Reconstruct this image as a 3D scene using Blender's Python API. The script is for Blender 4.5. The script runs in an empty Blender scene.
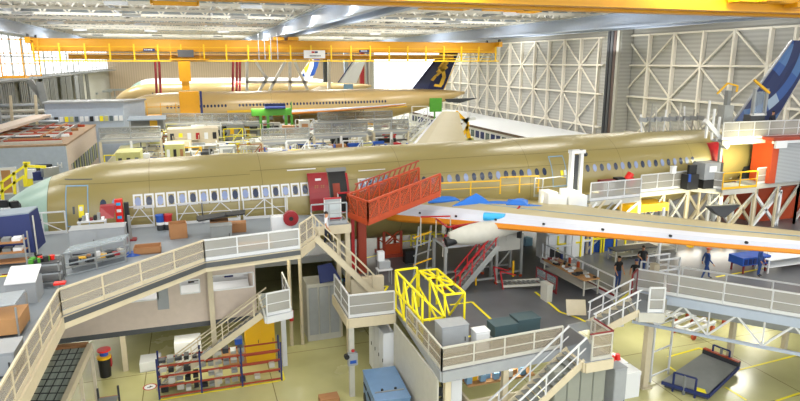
import bpy, bmesh, math, random
from mathutils import Vector, Matrix, Euler
random.seed(7)
D = bpy.data
COL = bpy.context.scene.collection
PI = math.pi
# ------------------------------------------------------------------ camera figures
FL, CX, CY, CAMH = 620.0, 400.0, 200.0, 15.5
PSI = math.radians(18.3); THE = math.atan(138 / 620)
_c, _s, _cp, _sp = math.cos(THE), math.sin(THE), math.cos(PSI), math.sin(PSI)
def _ray(u, v):
    a = (u - CX) / FL; b = (v - CY) / FL
    f = _c - b * _s
    return Vector((f * _sp + a * _cp, f * _cp - a * _sp, -_s - b * _c))
def A(u, v, z):
    d = _ray(u, v); t = (z - CAMH) / d.z; return Vector((d.x * t, d.y * t, z))
def AY(u, v, Y):
    d = _ray(u, v); t = Y / d.y; return Vector((d.x * t, Y, CAMH + d.z * t))
def V(*a): return Vector(a)
# ------------------------------------------------------------------ materials
def lin(h):
    h = h.lstrip('#'); r = []
    for i in (0, 2, 4):
        x = int(h[i:i + 2], 16) / 255
        r.append(x / 12.92 if x <= .04045 else ((x + .055) / 1.055) ** 2.4)
    return (*r, 1)
def mat(name, col, rough=.5, metal=0, noise=.08, scale=3., col2=None, bump=0, alpha=None, emit=None, stretch=None, spec=.5):
    m = D.materials.new(name); m.use_nodes = True
    nt = m.node_tree; N = nt.nodes; L = nt.links
    b = N['Principled BSDF']; b.inputs['Roughness'].default_value = rough; b.inputs['Metallic'].default_value = metal
    b.inputs['Specular IOR Level'].default_value = spec
    tc = N.new('ShaderNodeTexCoord'); mp = N.new('ShaderNodeMapping'); L.new(tc.outputs['Object'], mp.inputs[0])
    if stretch: mp.inputs['Scale'].default_value = stretch
    nz = N.new('ShaderNodeTexNoise'); nz.inputs['Scale'].default_value = scale; nz.inputs['Detail'].default_value = 4
    L.new(mp.outputs[0], nz.inputs['Vector'])
    mx = N.new('ShaderNodeMix'); mx.data_type = 'RGBA'
    c = lin(col); c2 = lin(col2) if col2 else tuple(max(0, x * (1 - noise * 2.5)) for x in c[:3]) + (1,)
    mx.inputs[6].default_value = c; mx.inputs[7].default_value = c2
    L.new(nz.outputs['Fac'], mx.inputs[0]); L.new(mx.outputs[2], b.inputs['Base Color'])
    if bump:
        bp = N.new('ShaderNodeBump'); bp.inputs['Strength'].default_value = bump
        L.new(nz.outputs['Fac'], bp.inputs['Height']); L.new(bp.outputs[0], b.inputs['Normal'])
    if emit:
        b.inputs['Emission Color'].default_value = lin(emit[0]); b.inputs['Emission Strength'].default_value = emit[1]
    if alpha is not None: b.inputs['Alpha'].default_value = alpha
    return m
M = {}
def dm(k, *a, **kw): M[k] = mat(k, *a, **kw)
dm('casegreen', '#3c5258', .5); dm('cream', '#cbbfa4', .5); dm('white', '#ced0d3', .4, noise=.03); dm('offwhite', '#bebcb2', .55)
dm('steel', '#a8aaa8', .35, .6); dm('alum', '#b9c0c6', .3, .7); dm('darksteel', '#4b4e52', .5)
dm('grey', '#828584', .5); dm('lightgrey', '#9a9ea2', .5); dm('black', '#17181a', .55); dm('charcoal', '#33363b', .6)
dm('yellow', '#e8b410', .45, noise=.05); dm('postyellow', '#f4c818', .45); dm('craneyellow', '#dc9c08', .45, noise=.04); dm('safety', '#f2e21c', .45, noise=.03)
dm('orange', '#b5441a', .5); dm('ductbrown', '#62504a', .6); dm('rust', '#9c3a22', .6); dm('red', '#b01822', .45); dm('darkred', '#7c1c22', .5); dm('brightred', '#e02014', .4)
dm('blue', '#1c4fa8', .5); dm('navy', '#1b2a63', .6); dm('tarp', '#1d6fd0', .55, bump=.4); dm('cyan', '#2fa8e0', .4); dm('skyblue', '#7fa9cc', .45)
dm('green', '#4f9a2f', .5); dm('card', '#a9794f', .8); dm('wood', '#b98a58', .7); dm('glass', '#5a6a72', .1)
dm('seam', '#75683f', .6); dm('bracewhite', '#f0eadc', .5, noise=.02); dm('cabgrey', '#8e9189', .5); dm('primer', '#998c58', .3, noise=.05, scale=.6, stretch=(.4, 1, 1), spec=.6); dm('teal', '#a2bfb2', .35, noise=.06)
dm('primer2', '#c2a872', .3, noise=.05, scale=.6, spec=.6)
dm('wingtan', '#a89b70', .4, noise=.05, scale=.8); dm('slatwhite', '#c2c6d2', .3, noise=.02); dm('slatorange', '#de8a1e', .4, noise=.05)
dm('winpane', '#39425a', .15, noise=.1, scale=9); dm('winlite', '#8d9cc4', .2); dm('skin', '#c08a66', .6); dm('hair', '#1f1712', .8)
dm('shirtblack', '#15151a', .8); dm('jeans', '#1d3870', .8); dm('overall', '#20407c', .8); dm('shirtwhite', '#d8dade', .8); dm('trousers', '#1c2030', .8)
dm('tiles', '#8f9a94', .5); dm('shutter', '#a0a5a8', .4, .4); dm('paper', '#dcdee0', .7, noise=.01); dm('lime', '#c9c680', .5)
dm('roofbrown', '#a98e72', .8, noise=.2, scale=2); dm('canvas', '#8e9aa6', .8); dm('vanblue', '#6c8cb2', .4); dm('bluegrey', '#aab6c8', .5)
dm('beigewall', '#cdbdb0', .6); dm('deepred', '#8c0f1c', .4)
dm('lamp', '#ffffff', .4, emit=('#fff8e8', 8)); dm('tailwhite', '#eef0f4', .3, noise=.01); dm('tailnavy', '#1c2450', .3, noise=.02); dm('gold', '#f0c23a', .35)

def mesh_mat(name, col, cover):   # perforated infill panel seen as an even veil
    m = D.materials.new(name); m.use_nodes = True; nt = m.node_tree; N = nt.nodes; L = nt.links
    b = N['Principled BSDF']; b.inputs['Roughness'].default_value = .6
    tc = N.new('ShaderNodeTexCoord'); ch = N.new('ShaderNodeTexNoise'); ch.inputs['Scale'].default_value = .8; L.new(tc.outputs['Object'], ch.inputs['Vector'])
    mx = N.new('ShaderNodeMix'); mx.data_type = 'RGBA'; c = lin(col); mx.inputs[6].default_value = c; mx.inputs[7].default_value = tuple(x * .85 for x in c[:3]) + (1,)
    L.new(ch.outputs['Fac'], mx.inputs[0]); L.new(mx.outputs[2], b.inputs['Base Color']); b.inputs['Alpha'].default_value = cover
    M[name] = m
mesh_mat('meshwhite', '#b4b2ac', .45); mesh_mat('meshgrey', '#96968f', .5); mesh_mat('meshorange', '#a84a26', .62); mesh_mat('meshcream', '#a89c88', .45)
mesh_mat('clear', '#b8c8d0', .22)

def floor_mat():
    m = D.materials.new('polished_concrete'); m.use_nodes = True; nt = m.node_tree; N = nt.nodes; L = nt.links
    b = N['Principled BSDF']; tc = N.new('ShaderNodeTexCoord')
    n1 = N.new('ShaderNodeTexNoise'); n1.inputs['Scale'].default_value = .25; n1.inputs['Detail'].default_value = 6
    n2 = N.new('ShaderNodeTexNoise'); n2.inputs['Scale'].default_value = .9; n2.inputs['Detail'].default_value = 3
    L.new(tc.outputs['Object'], n1.inputs['Vector']); L.new(tc.outputs['Object'], n2.inputs['Vector'])
    r = N.new('ShaderNodeValToRGB'); r.color_ramp.elements[0].position = .3; r.color_ramp.elements[1].position = .72
    r.color_ramp.elements[0].color = lin('#aeaa76'); r.color_ramp.elements[1].color = lin('#c6c28e')
    L.new(n1.outputs['Fac'], r.inputs[0])
    mx = N.new('ShaderNodeMix'); mx.data_type = 'RGBA'; mx.blend_type = 'MULTIPLY'; mx.inputs[0].default_value = .15
    r2 = N.new('ShaderNodeValToRGB'); r2.color_ramp.elements[0].color = (.8, .8, .8, 1); r2.color_ramp.elements[1].position = .6
    L.new(n2.outputs['Fac'], r2.inputs[0]); L.new(r.outputs[0], mx.inputs[6]); L.new(r2.outputs[0], mx.inputs[7])
    # slab joints: bricks of 6 m
    bk = N.new('ShaderNodeTexBrick'); bk.offset = 0; bk.inputs['Scale'].default_value = 1; bk.inputs['Brick Width'].default_value = 6; bk.inputs['Row Height'].default_value = 6
    bk.inputs['Mortar Size'].default_value = .025; bk.inputs['Color1'].default_value = bk.inputs['Color2'].default_value = (1, 1, 1, 1); bk.inputs['Mortar'].default_value = (.45, .42, .34, 1)
    mp = N.new('ShaderNodeMapping'); mp.inputs['Location'].default_value = (-.8, 1.5, 0); L.new(tc.outputs['Object'], mp.inputs[0]); L.new(mp.outputs[0], bk.inputs['Vector'])
    m2 = N.new('ShaderNodeMix'); m2.data_type = 'RGBA'; m2.blend_type = 'MULTIPLY'; m2.inputs[0].default_value = 1
    L.new(mx.outputs[2], m2.inputs[6]); L.new(bk.outputs['Color'], m2.inputs[7]); L.new(m2.outputs[2], b.inputs['Base Color'])
    mr = N.new('ShaderNodeMapRange'); mr.inputs[3].default_value = .2; mr.inputs[4].default_value = .32
    L.new(n1.outputs['Fac'], mr.inputs[0]); L.new(mr.outputs[0], b.inputs['Roughness'])
    return m
M['floor'] = floor_mat()
dm('deckdark', '#63656a', .32, noise=.12, scale=1.2); dm('deckgrey', '#7e868e', .45, noise=.06, scale=1.0)

def ribbed(name, c1, c2, sc, axis, rough=.6):     # corrugated sheet
    m = D.materials.new(name); m.use_nodes = True; nt = m.node_tree; N = nt.nodes; L = nt.links
    b = N['Principled BSDF']; b.inputs['Roughness'].default_value = rough
    tc = N.new('ShaderNodeTexCoord'); w = N.new('ShaderNodeTexWave'); w.bands_direction = axis; w.inputs['Scale'].default_value = sc
    w.inputs['Distortion'].default_value = 0; L.new(tc.outputs['Object'], w.inputs['Vector'])
    mx = N.new('ShaderNodeMix'); mx.data_type = 'RGBA'; mx.inputs[6].default_value = lin(c1); mx.inputs[7].default_value = lin(c2)
    L.new(w.outputs['Fac'], mx.inputs[0]); L.new(mx.outputs[2], b.inputs['Base Color'])
    bp = N.new('ShaderNodeBump'); bp.inputs['Strength'].default_value = .3; L.new(w.outputs['Fac'], bp.inputs['Height']); L.new(bp.outputs[0], b.inputs['Normal'])
    M[name] = m
ribbed('cladding', '#b6b5b0', '#a6a5a0', .55, 'Z'); ribbed('cladfar', '#c8b49c', '#b8a68e', .4, 'X'); ribbed('roofsheet', '#d8dadb', '#bcbec0', .5, 'Y')
ribbed('cladleft', '#b4b4ae', '#a2a29c', 1.2, 'Y'); ribbed('rollershutter', '#b4b8bc', '#7c8084', 3.2, 'Z', .35); ribbed('gridtile', '#9aa49c', '#8e9890', 2, 'X')

def livery_mosaic():
    m = D.materials.new('livery_blue_mosaic'); m.use_nodes = True; nt = m.node_tree; N = nt.nodes; L = nt.links
    b = N['Principled BSDF']; b.inputs['Roughness'].default_value = .3
    tc = N.new('ShaderNodeTexCoord'); sx = N.new('ShaderNodeSeparateXYZ'); L.new(tc.outputs['Object'], sx.inputs[0])
    def mth(op, a, bb=None):
        n = N.new('ShaderNodeMath'); n.operation = op
        for i, q in enumerate((a, bb)):
            if q is None: continue
            if isinstance(q, (int, float)): n.inputs[i].default_value = q
            else: L.new(q, n.inputs[i])
        return n.outputs[0]
    dx = mth('SUBTRACT', sx.outputs[0], 49.4); dz = mth('SUBTRACT', sx.outputs[2], 9.6)
    rr = mth('SQRT', mth('ADD', mth('MULTIPLY', dx, dx), mth('MULTIPLY', dz, dz)))
    ring = mth('FLOOR', mth('MULTIPLY', rr, 1.25))
    ang = mth('ARCTAN2', dz, dx); sec = mth('FLOOR', mth('MULTIPLY', ang, 5.5))
    cb = N.new('ShaderNodeCombineXYZ'); L.new(ring, cb.inputs[0]); L.new(sec, cb.inputs[1])
    par = mth('MODULO', mth('ABSOLUTE', ring), 2)
    wn = N.new('ShaderNodeTexWhiteNoise'); L.new(cb.outputs[0], wn.inputs[0])
    r = N.new('ShaderNodeValToRGB'); r.color_ramp.interpolation = 'CONSTANT'
    r.color_ramp.elements[0].color = lin('#1b2c5e'); r.color_ramp.elements[1].color = lin('#33589a'); r.color_ramp.elements[1].position = .3
    e = r.color_ramp.elements.new(.6); e.color = lin('#4f76ac'); e = r.color_ramp.elements.new(.85); e.color = lin('#9fb6cc')
    L.new(mth('MULTIPLY', par, wn.outputs[0]), r.inputs[0]); L.new(r.outputs[0], b.inputs['Base Color'])
    return m
M['mosaic'] = livery_mosaic()
# ------------------------------------------------------------------ mesh builder
class MB:
    def __init__(s): s.v = []; s.f = []; s.mi = []; s.sm = []
    def add(s, vs, fs, mi=0, sm=False):
        k = len(s.v); s.v += [Vector(p) for p in vs]
        for f in fs: s.f.append([k + i for i in f]); s.mi.append(mi); s.sm.append(sm)
        return s
    def box(s, c, d, rz=0, mi=0):
        c = Vector(c); R = Matrix.Rotation(rz, 3, 'Z'); x, y, z = d[0] / 2, d[1] / 2, d[2] / 2
        vs = [c + R @ Vector((i * x, j * y, k * z)) for i, j, k in ((-1,-1,-1),(1,-1,-1),(1,1,-1),(-1,1,-1),(-1,-1,1),(1,-1,1),(1,1,1),(-1,1,1))]
        return s.add(vs, [(0,3,2,1),(4,5,6,7),(0,1,5,4),(1,2,6,5),(2,3,7,6),(3,0,4,7)], mi)
    def span(s, a, b, mi=0):
        a, b = Vector(a), Vector(b); return s.box((a + b) / 2, [abs(q) for q in (b - a)], 0, mi)
    def bar(s, p, q, w, h=None, mi=0):
        h = h or w; p, q = Vector(p), Vector(q); d = q - p
        if d.length < 1e-5: return s
        d.normalize(); up = Vector((0, 0, 1)) if abs(d.z) < .98 else Vector((1, 0, 0))
        r = d.cross(up).normalized(); u = r.cross(d)
        vs = []
        for e in (p, q):
            for i, j in ((-1,-1),(1,-1),(1,1),(-1,1)): vs.append(e + r * i * w / 2 + u * j * h / 2)
        return s.add(vs, [(3,2,1,0),(4,5,6,7),(0,1,5,4),(1,2,6,5),(2,3,7,6),(3,0,4,7)], mi)
    def tube(s, p, q, r, n=8, r2=None, mi=0):
        r2 = r if r2 is None else r2; p, q = Vector(p), Vector(q); d = (q - p).normalized()
        up = Vector((0, 0, 1)) if abs(d.z) < .95 else Vector((1, 0, 0)); a = d.cross(up).normalized(); b = a.cross(d)
        vs = [e + (a * math.cos(t) + b * math.sin(t)) * rr for e, rr in ((p, r), (q, r2)) for t in [2 * PI * i / n for i in range(n)]]
        s.add(vs, [(i, (i + 1) % n, n + (i + 1) % n, n + i) for i in range(n)], mi, True)
        return s.add(vs, [tuple(range(n))[::-1], tuple(range(n, 2 * n))], mi)
    def prism(s, poly, z0, z1, mi=0):
        n = len(poly); vs = [(x, y, z0) for x, y in poly] + [(x, y, z1) for x, y in poly]
        return s.add(vs, [tuple(range(n))[::-1], tuple(range(n, 2 * n))] + [(i, (i + 1) % n, n + (i + 1) % n, n + i) for i in range(n)], mi)
    def slab(s, pts, t, mi=0):      # 3D polygon given thickness t vector
        t = Vector(t); n = len(pts); vs = [Vector(p) for p in pts] + [Vector(p) + t for p in pts]
        return s.add(vs, [tuple(range(n))[::-1], tuple(range(n, 2 * n))] + [(i, (i + 1) % n, n + (i + 1) % n, n + i) for i in range(n)], mi)
    def loft(s, rings, mi=None, cap=True, sm=True):
        n = len(rings[0]); vs = [p for r in rings for p in r]; k = len(s.v); s.v += [Vector(p) for p in vs]
        for i in range(len(rings) - 1):
            for j in range(n):
                s.f.append([k + i * n + j, k + i * n + (j + 1) % n, k + (i + 1) * n + (j + 1) % n, k + (i + 1) * n + j])
                s.mi.append(mi(i, j) if mi else 0); s.sm.append(sm)
        if cap:
            s.f.append([k + j for j in range(n)][::-1]); s.mi.append(mi(0, 0) if mi else 0); s.sm.append(False)
            q = k + (len(rings) - 1) * n; s.f.append([q + j for j in range(n)]); s.mi.append(mi(len(rings) - 2, 0) if mi else 0); s.sm.append(False)
        return s
    def build(s, name, m, parent=None, world=True):
        me = D.meshes.new(name); off = Vector((0, 0, 0))
        if parent is not None and world:
            p = parent
            while p is not None: off += p.location; p = p.parent
        if parent is None and s.v:      # origin at the base centre
            lo = Vector([min(p[i] for p in s.v) for i in range(3)]); hi = Vector([max(p[i] for p in s.v) for i in range(3)])
            off = Vector(((lo.x + hi.x) / 2, (lo.y + hi.y) / 2, lo.z))
        me.from_pydata([p - off for p in s.v], [], s.f)
        for q in (m if isinstance(m, (list, tuple)) else [m]): me.materials.append(M[q])
        me.polygons.foreach_set('material_index', s.mi); me.polygons.foreach_set('use_smooth', s.sm); me.update()
        bm = bmesh.new(); bm.from_mesh(me); bmesh.ops.recalc_face_normals(bm, faces=bm.faces); bm.to_mesh(me); bm.free()
        o = D.objects.new(name, me); COL.objects.link(o)
        if parent is not None: o.parent = parent
        else: o.location = off
        return o
def tag(o, label, cat, group=None, kind=None):
    o['label'] = label; o['category'] = cat
    if group: o['group'] = group
    if kind: o['kind'] = kind
    return o
def thing(name, label, cat, loc=(0, 0, 0), rz=0, group=None):
    o = D.objects.new(name, None); COL.objects.link(o); o.empty_display_size = .3
    o.location = loc; o.rotation_euler = (0, 0, rz); return tag(o, label, cat, group)
def struct(name, mb, m, parent=None):
    o = mb.build(name, m, parent)
    if parent is None: o['kind'] = 'structure'
    return o
def copy_tree(o, parent=None):
    c = o.copy(); COL.objects.link(c)
    if parent is not None: c.parent = parent
    for ch in list(o.children): copy_tree(ch, c)
    return c
# ------------------------------------------------------------------ generic makers
def lerp(a, b, t): return Vector(a) * (1 - t) + Vector(b) * t
def railing(pts, label, h=1.1, step=1.4, infill='meshwhite', frame='white', cat='railing', group=None, w=.06, name='guard_railing', detail=True, toe=True, root=None):
    pts = [Vector(p) for p in pts]
    r = root or thing(name, label, cat, pts[0], 0, group)
    hr = MB(); md = MB(); te = MB(); pn = MB(); Z = Vector((0, 0, 1))
    for a, b in zip(pts, pts[1:]):
        n = max(1, round((b - a).length / step))
        for i in range(n + 1):
            if i == 0 and a is not pts[0]: continue
            q = lerp(a, b, i / n)
            MB().bar(q, q + Z * h, w).build('post', frame, r)
        hr.bar(a + Z * h, b + Z * h, w * 1.1); md.bar(a + Z * h * .52, b + Z * h * .52, w * .6)
        if toe: te.bar(a + Z * .08, b + Z * .08, .02, .15)
        if infill: pn.bar(a + Z * (h * .5 + .08), b + Z * (h * .5 + .08), .012, h - .2)
    hr.build('handrail', frame, r); md.build('middle_rail', frame, r)
    if toe: te.build('toe_board', frame, r)
    if infill: pn.build('mesh_panel', infill, r)
    return r
def stairs(a, b, width, label, n=None, frame='cream', tread='darksteel', rail='white', name='metal_stairs', infill=None):
    a, b = Vector(a), Vector(b)   # a = bottom, b = top
    r = thing(name, label, 'stairs', a); d = (b - a); hd = Vector((d.x, d.y, 0)).normalized(); side = Vector((-hd.y, hd.x, 0))
    n = n or max(3, round(abs(d.z) / .2)); L = Vector((d.x, d.y, 0)).length / n
    for i in range(n):
        q = lerp(a, b, (i + .5) / n); t = MB(); t.bar(q - hd * L * .62, q + hd * L * .62, width, .05); t.build('tread', tread, r)
    for sg in (-1, 1):
        o = side * sg * width / 2
        MB().bar(a + o, b + o, .06, .28).build('stringer', frame, r)
        z = Vector((0, 0, 1)); m = MB(); m.bar(a + o + z * 1.0, b + o + z * 1.0, .06); m.bar(a + o + z * .55, b + o + z * .55, .035)
        m.build('handrail', rail, r)
        for k in range(4):
            q = lerp(a, b, (k + .15) / 3.4) + o; MB().bar(q, q + z * 1.0, .05).build('post', rail, r)
    return r
def cabinet(c, d, label, m='lightgrey', rz=0, doors=2, cat='cabinet', name='metal_cabinet', group=None, front=-1):
    r = thing(name, label, cat, c, rz, group); w, dp, h = d
    MB().box((0, 0, h / 2 + .04), (w, dp, h - .08)).build('body', m, r, False)
    MB().box((0, 0, h + .01), (w + .04, dp + .04, .03)).build('top', m, r, False)
    MB().box((0, 0, .03), (w - .08, dp - .08, .06)).build('plinth', 'charcoal', r, False)
    for i in range(doors):
        x = -w / 2 + w * (i + .5) / doors
        o = MB().box((x, front * (dp / 2 + .012), h / 2 + .04), (w / doors - .05, .024, h - .2)).build('door', m, r, False)
        MB().box((x + w / doors * .36, front * (dp / 2 + .04), h * .52), (.03, .03, .18)).build('handle', 'black', o, False)
    return r
def crate(c, d, label, m='card', rz=0, group=None, name='cardboard_box', cat='box', open_top=False):
    w, l, h = d; r = thing(name, label, cat, c, rz, group); t = .025; b = MB()
    b.box((0, 0, t), (w, l, t))
    for x in (-1, 1): b.box((x * (w / 2 - t / 2), 0, h / 2), (t, l, h))
    for y in (-1, 1): b.box((0, y * (l / 2 - t / 2), h / 2), (w - 2 * t, t, h))
    b.build('body', m, r, False)
    if not open_top:
        MB().box((0, -l / 4, h + .006), (w, l / 2 - .01, .012)).build('flap', m, r, False); MB().box((0, l / 4, h + .006), (w, l / 2 - .01, .012)).build('flap', m, r, False)
    return r
def shelf_rack(c, d, label, rz=0, post='blue', beam='orange', bays=1, levels=3, name='shelving_rack', group=None, shelf='grey', thick=.08):
    r = thing(name, label, 'rack', c, rz, group); w, dp, h = d
    for i in range(bays + 1):
        x = -w / 2 + w * i / bays
        for y in (-1, 1): MB().box((x, y * dp / 2, h / 2), (thick, thick, h)).build('upright', post, r, False)
    for k in range(levels):
        z = h * (k + .25) / levels
        for y in (-1, 1): MB().box((0, y * dp / 2, z), (w, .04, thick)).build('beam', beam, r, False)
        if shelf: MB().box((0, 0, z + .03), (w - .05, dp - .05, .02)).build('shelf', shelf, r, False)
    return r
def small_box(c, d, m, name, label, cat, rz=0, group=None, lid=True):
    r = thing(name, label, cat, c, rz, group); w, l, h = d
    b = MB(); b.prism([(-w / 2, -l / 2), (w / 2, -l / 2), (w / 2, l / 2), (-w / 2, l / 2)], 0, h * .85); b.build('body', m, r, False)
    if lid: MB().box((0, 0, h * .93), (w + .03, l + .03, h * .14)).build('lid', m, r, False)
    return r
def bench(c, d, label, rz=0, top='white', leg='steel', group=None, name='workbench'):
    r = thing(name, label, 'workbench', c, rz, group); w, dp, h = d
    MB().box((0, 0, h - .03), (w, dp, .06)).build('top', top, r, False); MB().box((0, 0, h * .4), (w - .1, dp - .1, .03)).build('shelf', leg, r, False)
    for x in (-1, 1):
        for y in (-1, 1): MB().box((x * (w / 2 - .05), y * (dp / 2 - .05), h / 2 - .03), (.06, .06, h - .06)).build('leg', leg, r, False)
    return r
def truss(mb, a, b, depth, n, w=.12, dw=.08):
    a, b = Vector(a), Vector(b); z = Vector((0, 0, depth)); mb.bar(a, b, w); mb.bar(a - z, b - z, w)
    for i in range(n):
        p, q = lerp(a, b, i / n), lerp(a, b, (i + .5) / n); e = lerp(a, b, (i + 1) / n)
        mb.bar(p, q - z, dw); mb.bar(q - z, e, dw)
    return mb
# ------------------------------------------------------------------ people
def person(loc, rz, label, cloth, pose='stand', cap=None, scale=1.0, bag=None):
    """one continuous skinned body; cloth = (torso, sleeves, legs)"""
    r = thing('person', label, 'person', loc, rz)
    J = {'pel': (0, 0, .95), 'wai': (0, -.01, 1.1), 'che': (0, 0, 1.32), 'nck': (0, 0, 1.49), 'hd0': (0, -.02, 1.57), 'hd1': (0, -.03, 1.68),
         'shL': (.19, 0, 1.43), 'shR': (-.19, 0, 1.43)}
    B = [('pel', 'wai'), ('wai', 'che'), ('che', 'nck'), ('nck', 'hd0'), ('hd0', 'hd1'), ('che', 'shL'), ('che', 'shR')]
    R = {'pel': (.155, .12), 'wai': (.14, .105), 'che': (.17, .12), 'nck': (.058, .058), 'hd0': (.075, .085), 'hd1': (.082, .1), 'shL': (.062, .062), 'shR': (.062, .062)}
    step = {'stand': (0, 0), 'walk': (.28, -.25), 'stairs': (.2, -.12)}[pose]
    for sd, sg in (('L', 1), ('R', -1)):
        st = step[0] if sd == 'L' else step[1]; lift = .16 if (pose == 'stairs' and sd == 'L') else 0
        J['hp' + sd] = (.095 * sg, 0, .9); J['kn' + sd] = (.1 * sg, -.03 - st * .6, .49 + lift * .7); J['an' + sd] = (.1 * sg, -st + .02, .09 + lift); J['to' + sd] = (.11 * sg, -st - .15, .035 + lift)
        fw = -.1 if pose == 'stand' else st * .8; up = .22 if bag == 'hold' else 0
        J['el' + sd] = (.25 * sg, .04 + fw * .2, 1.16); J['wr' + sd] = (.24 * sg - (.1 * sg if up else 0), fw * .8 - .06 - up, .93 + up); J['ha' + sd] = (.235 * sg - (.12 * sg if up else 0), fw * .9 - .09 - up * 1.2, .86 + up * 1.1)
        R.update({'hp' + sd: (.095, .1), 'kn' + sd: (.062, .065), 'an' + sd: (.042, .045), 'to' + sd: (.04, .03), 'el' + sd: (.045, .045), 'wr' + sd: (.03, .028), 'ha' + sd: (.036, .02)})
        B += [('pel', 'hp' + sd), ('hp' + sd, 'kn' + sd), ('kn' + sd, 'an' + sd), ('an' + sd, 'to' + sd), ('sh' + sd, 'el' + sd), ('el' + sd, 'wr' + sd), ('wr' + sd, 'ha' + sd)]
        for f in range(5):    # fingers and a thumb
            h = Vector(J['ha' + sd]); k = 'f%d%s' % (f, sd)
            if f < 4:
                ln = (.075, .085, .08, .062)[f]; o = Vector((0, (f - 1.5) * .018, 0)); J[k] = h + o + Vector((0, -.01, -ln * .55)); J[k + 'b'] = h + o + Vector((-.015 * sg, -.02, -ln))
            else: J[k] = h + Vector((0, -.04, .0)); J[k + 'b'] = h + Vector((-.01 * sg, -.055, -.035))
            R[k] = (.0095, .0095); R[k + 'b'] = (.008, .008); B += [('ha' + sd, k), (k, k + 'b')]
    if pose == 'bend': pass
    keys = list(J); idx = {k: i for i, k in enumerate(keys)}
    me = D.meshes.new('body'); me.from_pydata([Vector(J[k]) for k in keys], [(idx[a], idx[b]) for a, b in B], []); ob = D.objects.new('body', me); COL.objects.link(ob)
    sk = ob.modifiers.new('s', 'SKIN'); sk.use_smooth_shade = True
    for i, k in enumerate(keys): me.skin_vertices[0].data[i].radius = R[k]; me.skin_vertices[0].data[i].use_root = (k == 'pel')
    sb = ob.modifiers.new('u', 'SUBSURF'); sb.levels = sb.render_levels = 1
    dg = bpy.context.evaluated_depsgraph_get(); dg.update(); new = D.meshes.new_from_object(ob.evaluated_get(dg)); D.objects.remove(ob)
    body = D.objects.new('body', new); COL.objects.link(body); body.parent = r; new.materials.clear()
    for q in ('skin', cloth[0], cloth[1], cloth[2], 'black'): new.materials.append(M[q])
    for p in new.polygons:
        c = p.center; d = 0; p.use_smooth = True
        if c.z < .1 or (pose == 'stairs' and c.z < .2 and c.y < -.1): d = 4
        elif c.z < .98 and abs(c.x) < .2: d = 3
        elif c.z > 1.5: d = 0
        elif abs(c.x) > .2 and c.z < 1.45 or (c.y < -.14): d = 1 if c.z > 1.27 else (0 if c.z < .95 else 2)
        else: d = 1
        p.material_index = d
    hc = Vector((0, -.025, 1.66))
    fc = MB()    # nose, ears, eyes, mouth on the head
    fc.add([hc + Vector(p) for p in ((0, -.125, -.02), (-.016, -.09, -.025), (.016, -.09, -.025), (0, -.093, .03))], [(0, 1, 2), (0, 3, 1), (0, 2, 3), (1, 3, 2)])
    for sg in (-1, 1): fc.box(hc + Vector((sg * .085, .005, 0)), (.015, .035, .055))
    fc.build('facial_features', 'skin', r, False)
    ey = MB()
    for sg in (-1, 1): ey.box(hc + Vector((sg * .032, -.094, .02)), (.022, .008, .01))
    ey.build('eye', 'black', r, False); MB().box(hc + Vector((0, -.096, -.055)), (.045, .008, .008)).build('mouth', 'darkred', r, False)
    hm = MB(); rings = []
    for i in range(6):
        t = i / 5 * PI / 2; rings.append([hc + Vector((.094 * math.cos(t) * math.cos(a), .018 + .107 * math.cos(t) * math.sin(a), .02 + .105 * math.sin(t))) for a in [2 * PI * j / 12 for j in range(12)]])
    hm.loft(rings)
    if cap:
        o = hm.build('cap', cap, r, False); MB().box(hc + Vector((0, -.13, .035)), (.13, .1, .014)).build('peak', cap, o, False)
    else: hm.build('hair', 'hair', r, False)
    r.scale = (scale,) * 3
    return r
# ------------------------------------------------------------------ the hall
b = MB(); b.span((-45, -6, -.3), (85, 240, 0)); struct('floor', b, 'floor')
XW = 66
b = MB(); b.span((XW, -6, 0), (XW + .4, 165, 21)); b.span((XW, 165, 20), (XW + .4, 232, 24)); b.span((XW, 232, 0), (XW + .4, 240, 24))
b.span((XW, -6, 21), (XW + .4, 165, 24)); wr = struct('wall_right', b, 'cladding')
b = MB(); b.span((-45, 240, 0), (XW, 240.4, 24)); wf = struct('wall_back', b, 'cladfar')
# right wall framing: posts, girts, crossed bracing
ys = [55, 58.3, 63.6, 68.7, 74.1, 79.2, 84.75]
far = [91.5 + 5.25 * i for i in range(14)]
near = [52.5 - 5.2 * i for i in range(9)]
for y in ys + far + near:
    MB().span((XW - .6, y - .16, 0), (XW - .02, y + .16, 19.6)).build('column', 'bracewhite', wr)
for z in (4.6, 10.2, 15.0, 19.5):
    for y0, y1 in ((10, 86.2), (90.0, 165)): MB().span((XW - .5, y0, z - .13), (XW - .02, y1, z + .13)).build('girt', 'bracewhite', wr)
def cross(y0, y1, z0, z1, w=.2):
    MB().bar((XW - .35, y0, z0), (XW - .35, y1, z1), w).build('brace', 'bracewhite', wr); MB().bar((XW - .3, y0, z1), (XW - .3, y1, z0), w).build('brace', 'bracewhite', wr)
for y0, y1 in ((74.1, 84.75), (63.6, 74.1), (53, 63.6), (42.1, 52.5)):
    cross(y0, y1, 10.4, 19.4); cross(y0, y1, 1.0, 10.2)
for i in range(0, 12, 2): cross(far[i], far[i + 2] if i + 2 < 14 else far[-1], 10.4, 19.4); cross(far[i], far[i + 2], 1.0, 10.2)
MB().span((XW - .1, 10, 0), (XW - .015, 164, 3.0)).build('lower_band', 'paper', wr)
an = thing('annex', 'low white annex with dark blue windows at the foot of the right wall', 'building', (58, 105, 0))
MB().span((52, 90, 0), (65, 150, 3.1)).build('walls', 'paper', an); MB().span((51.8, 89.8, 3.1), (65.2, 150.2, 3.3)).build('roof', 'paper', an); MB().span((51.7, 89.7, 3.0), (51.85, 150.2, 3.4)).build('roof_edge', 'ductbrown', an)
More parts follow.
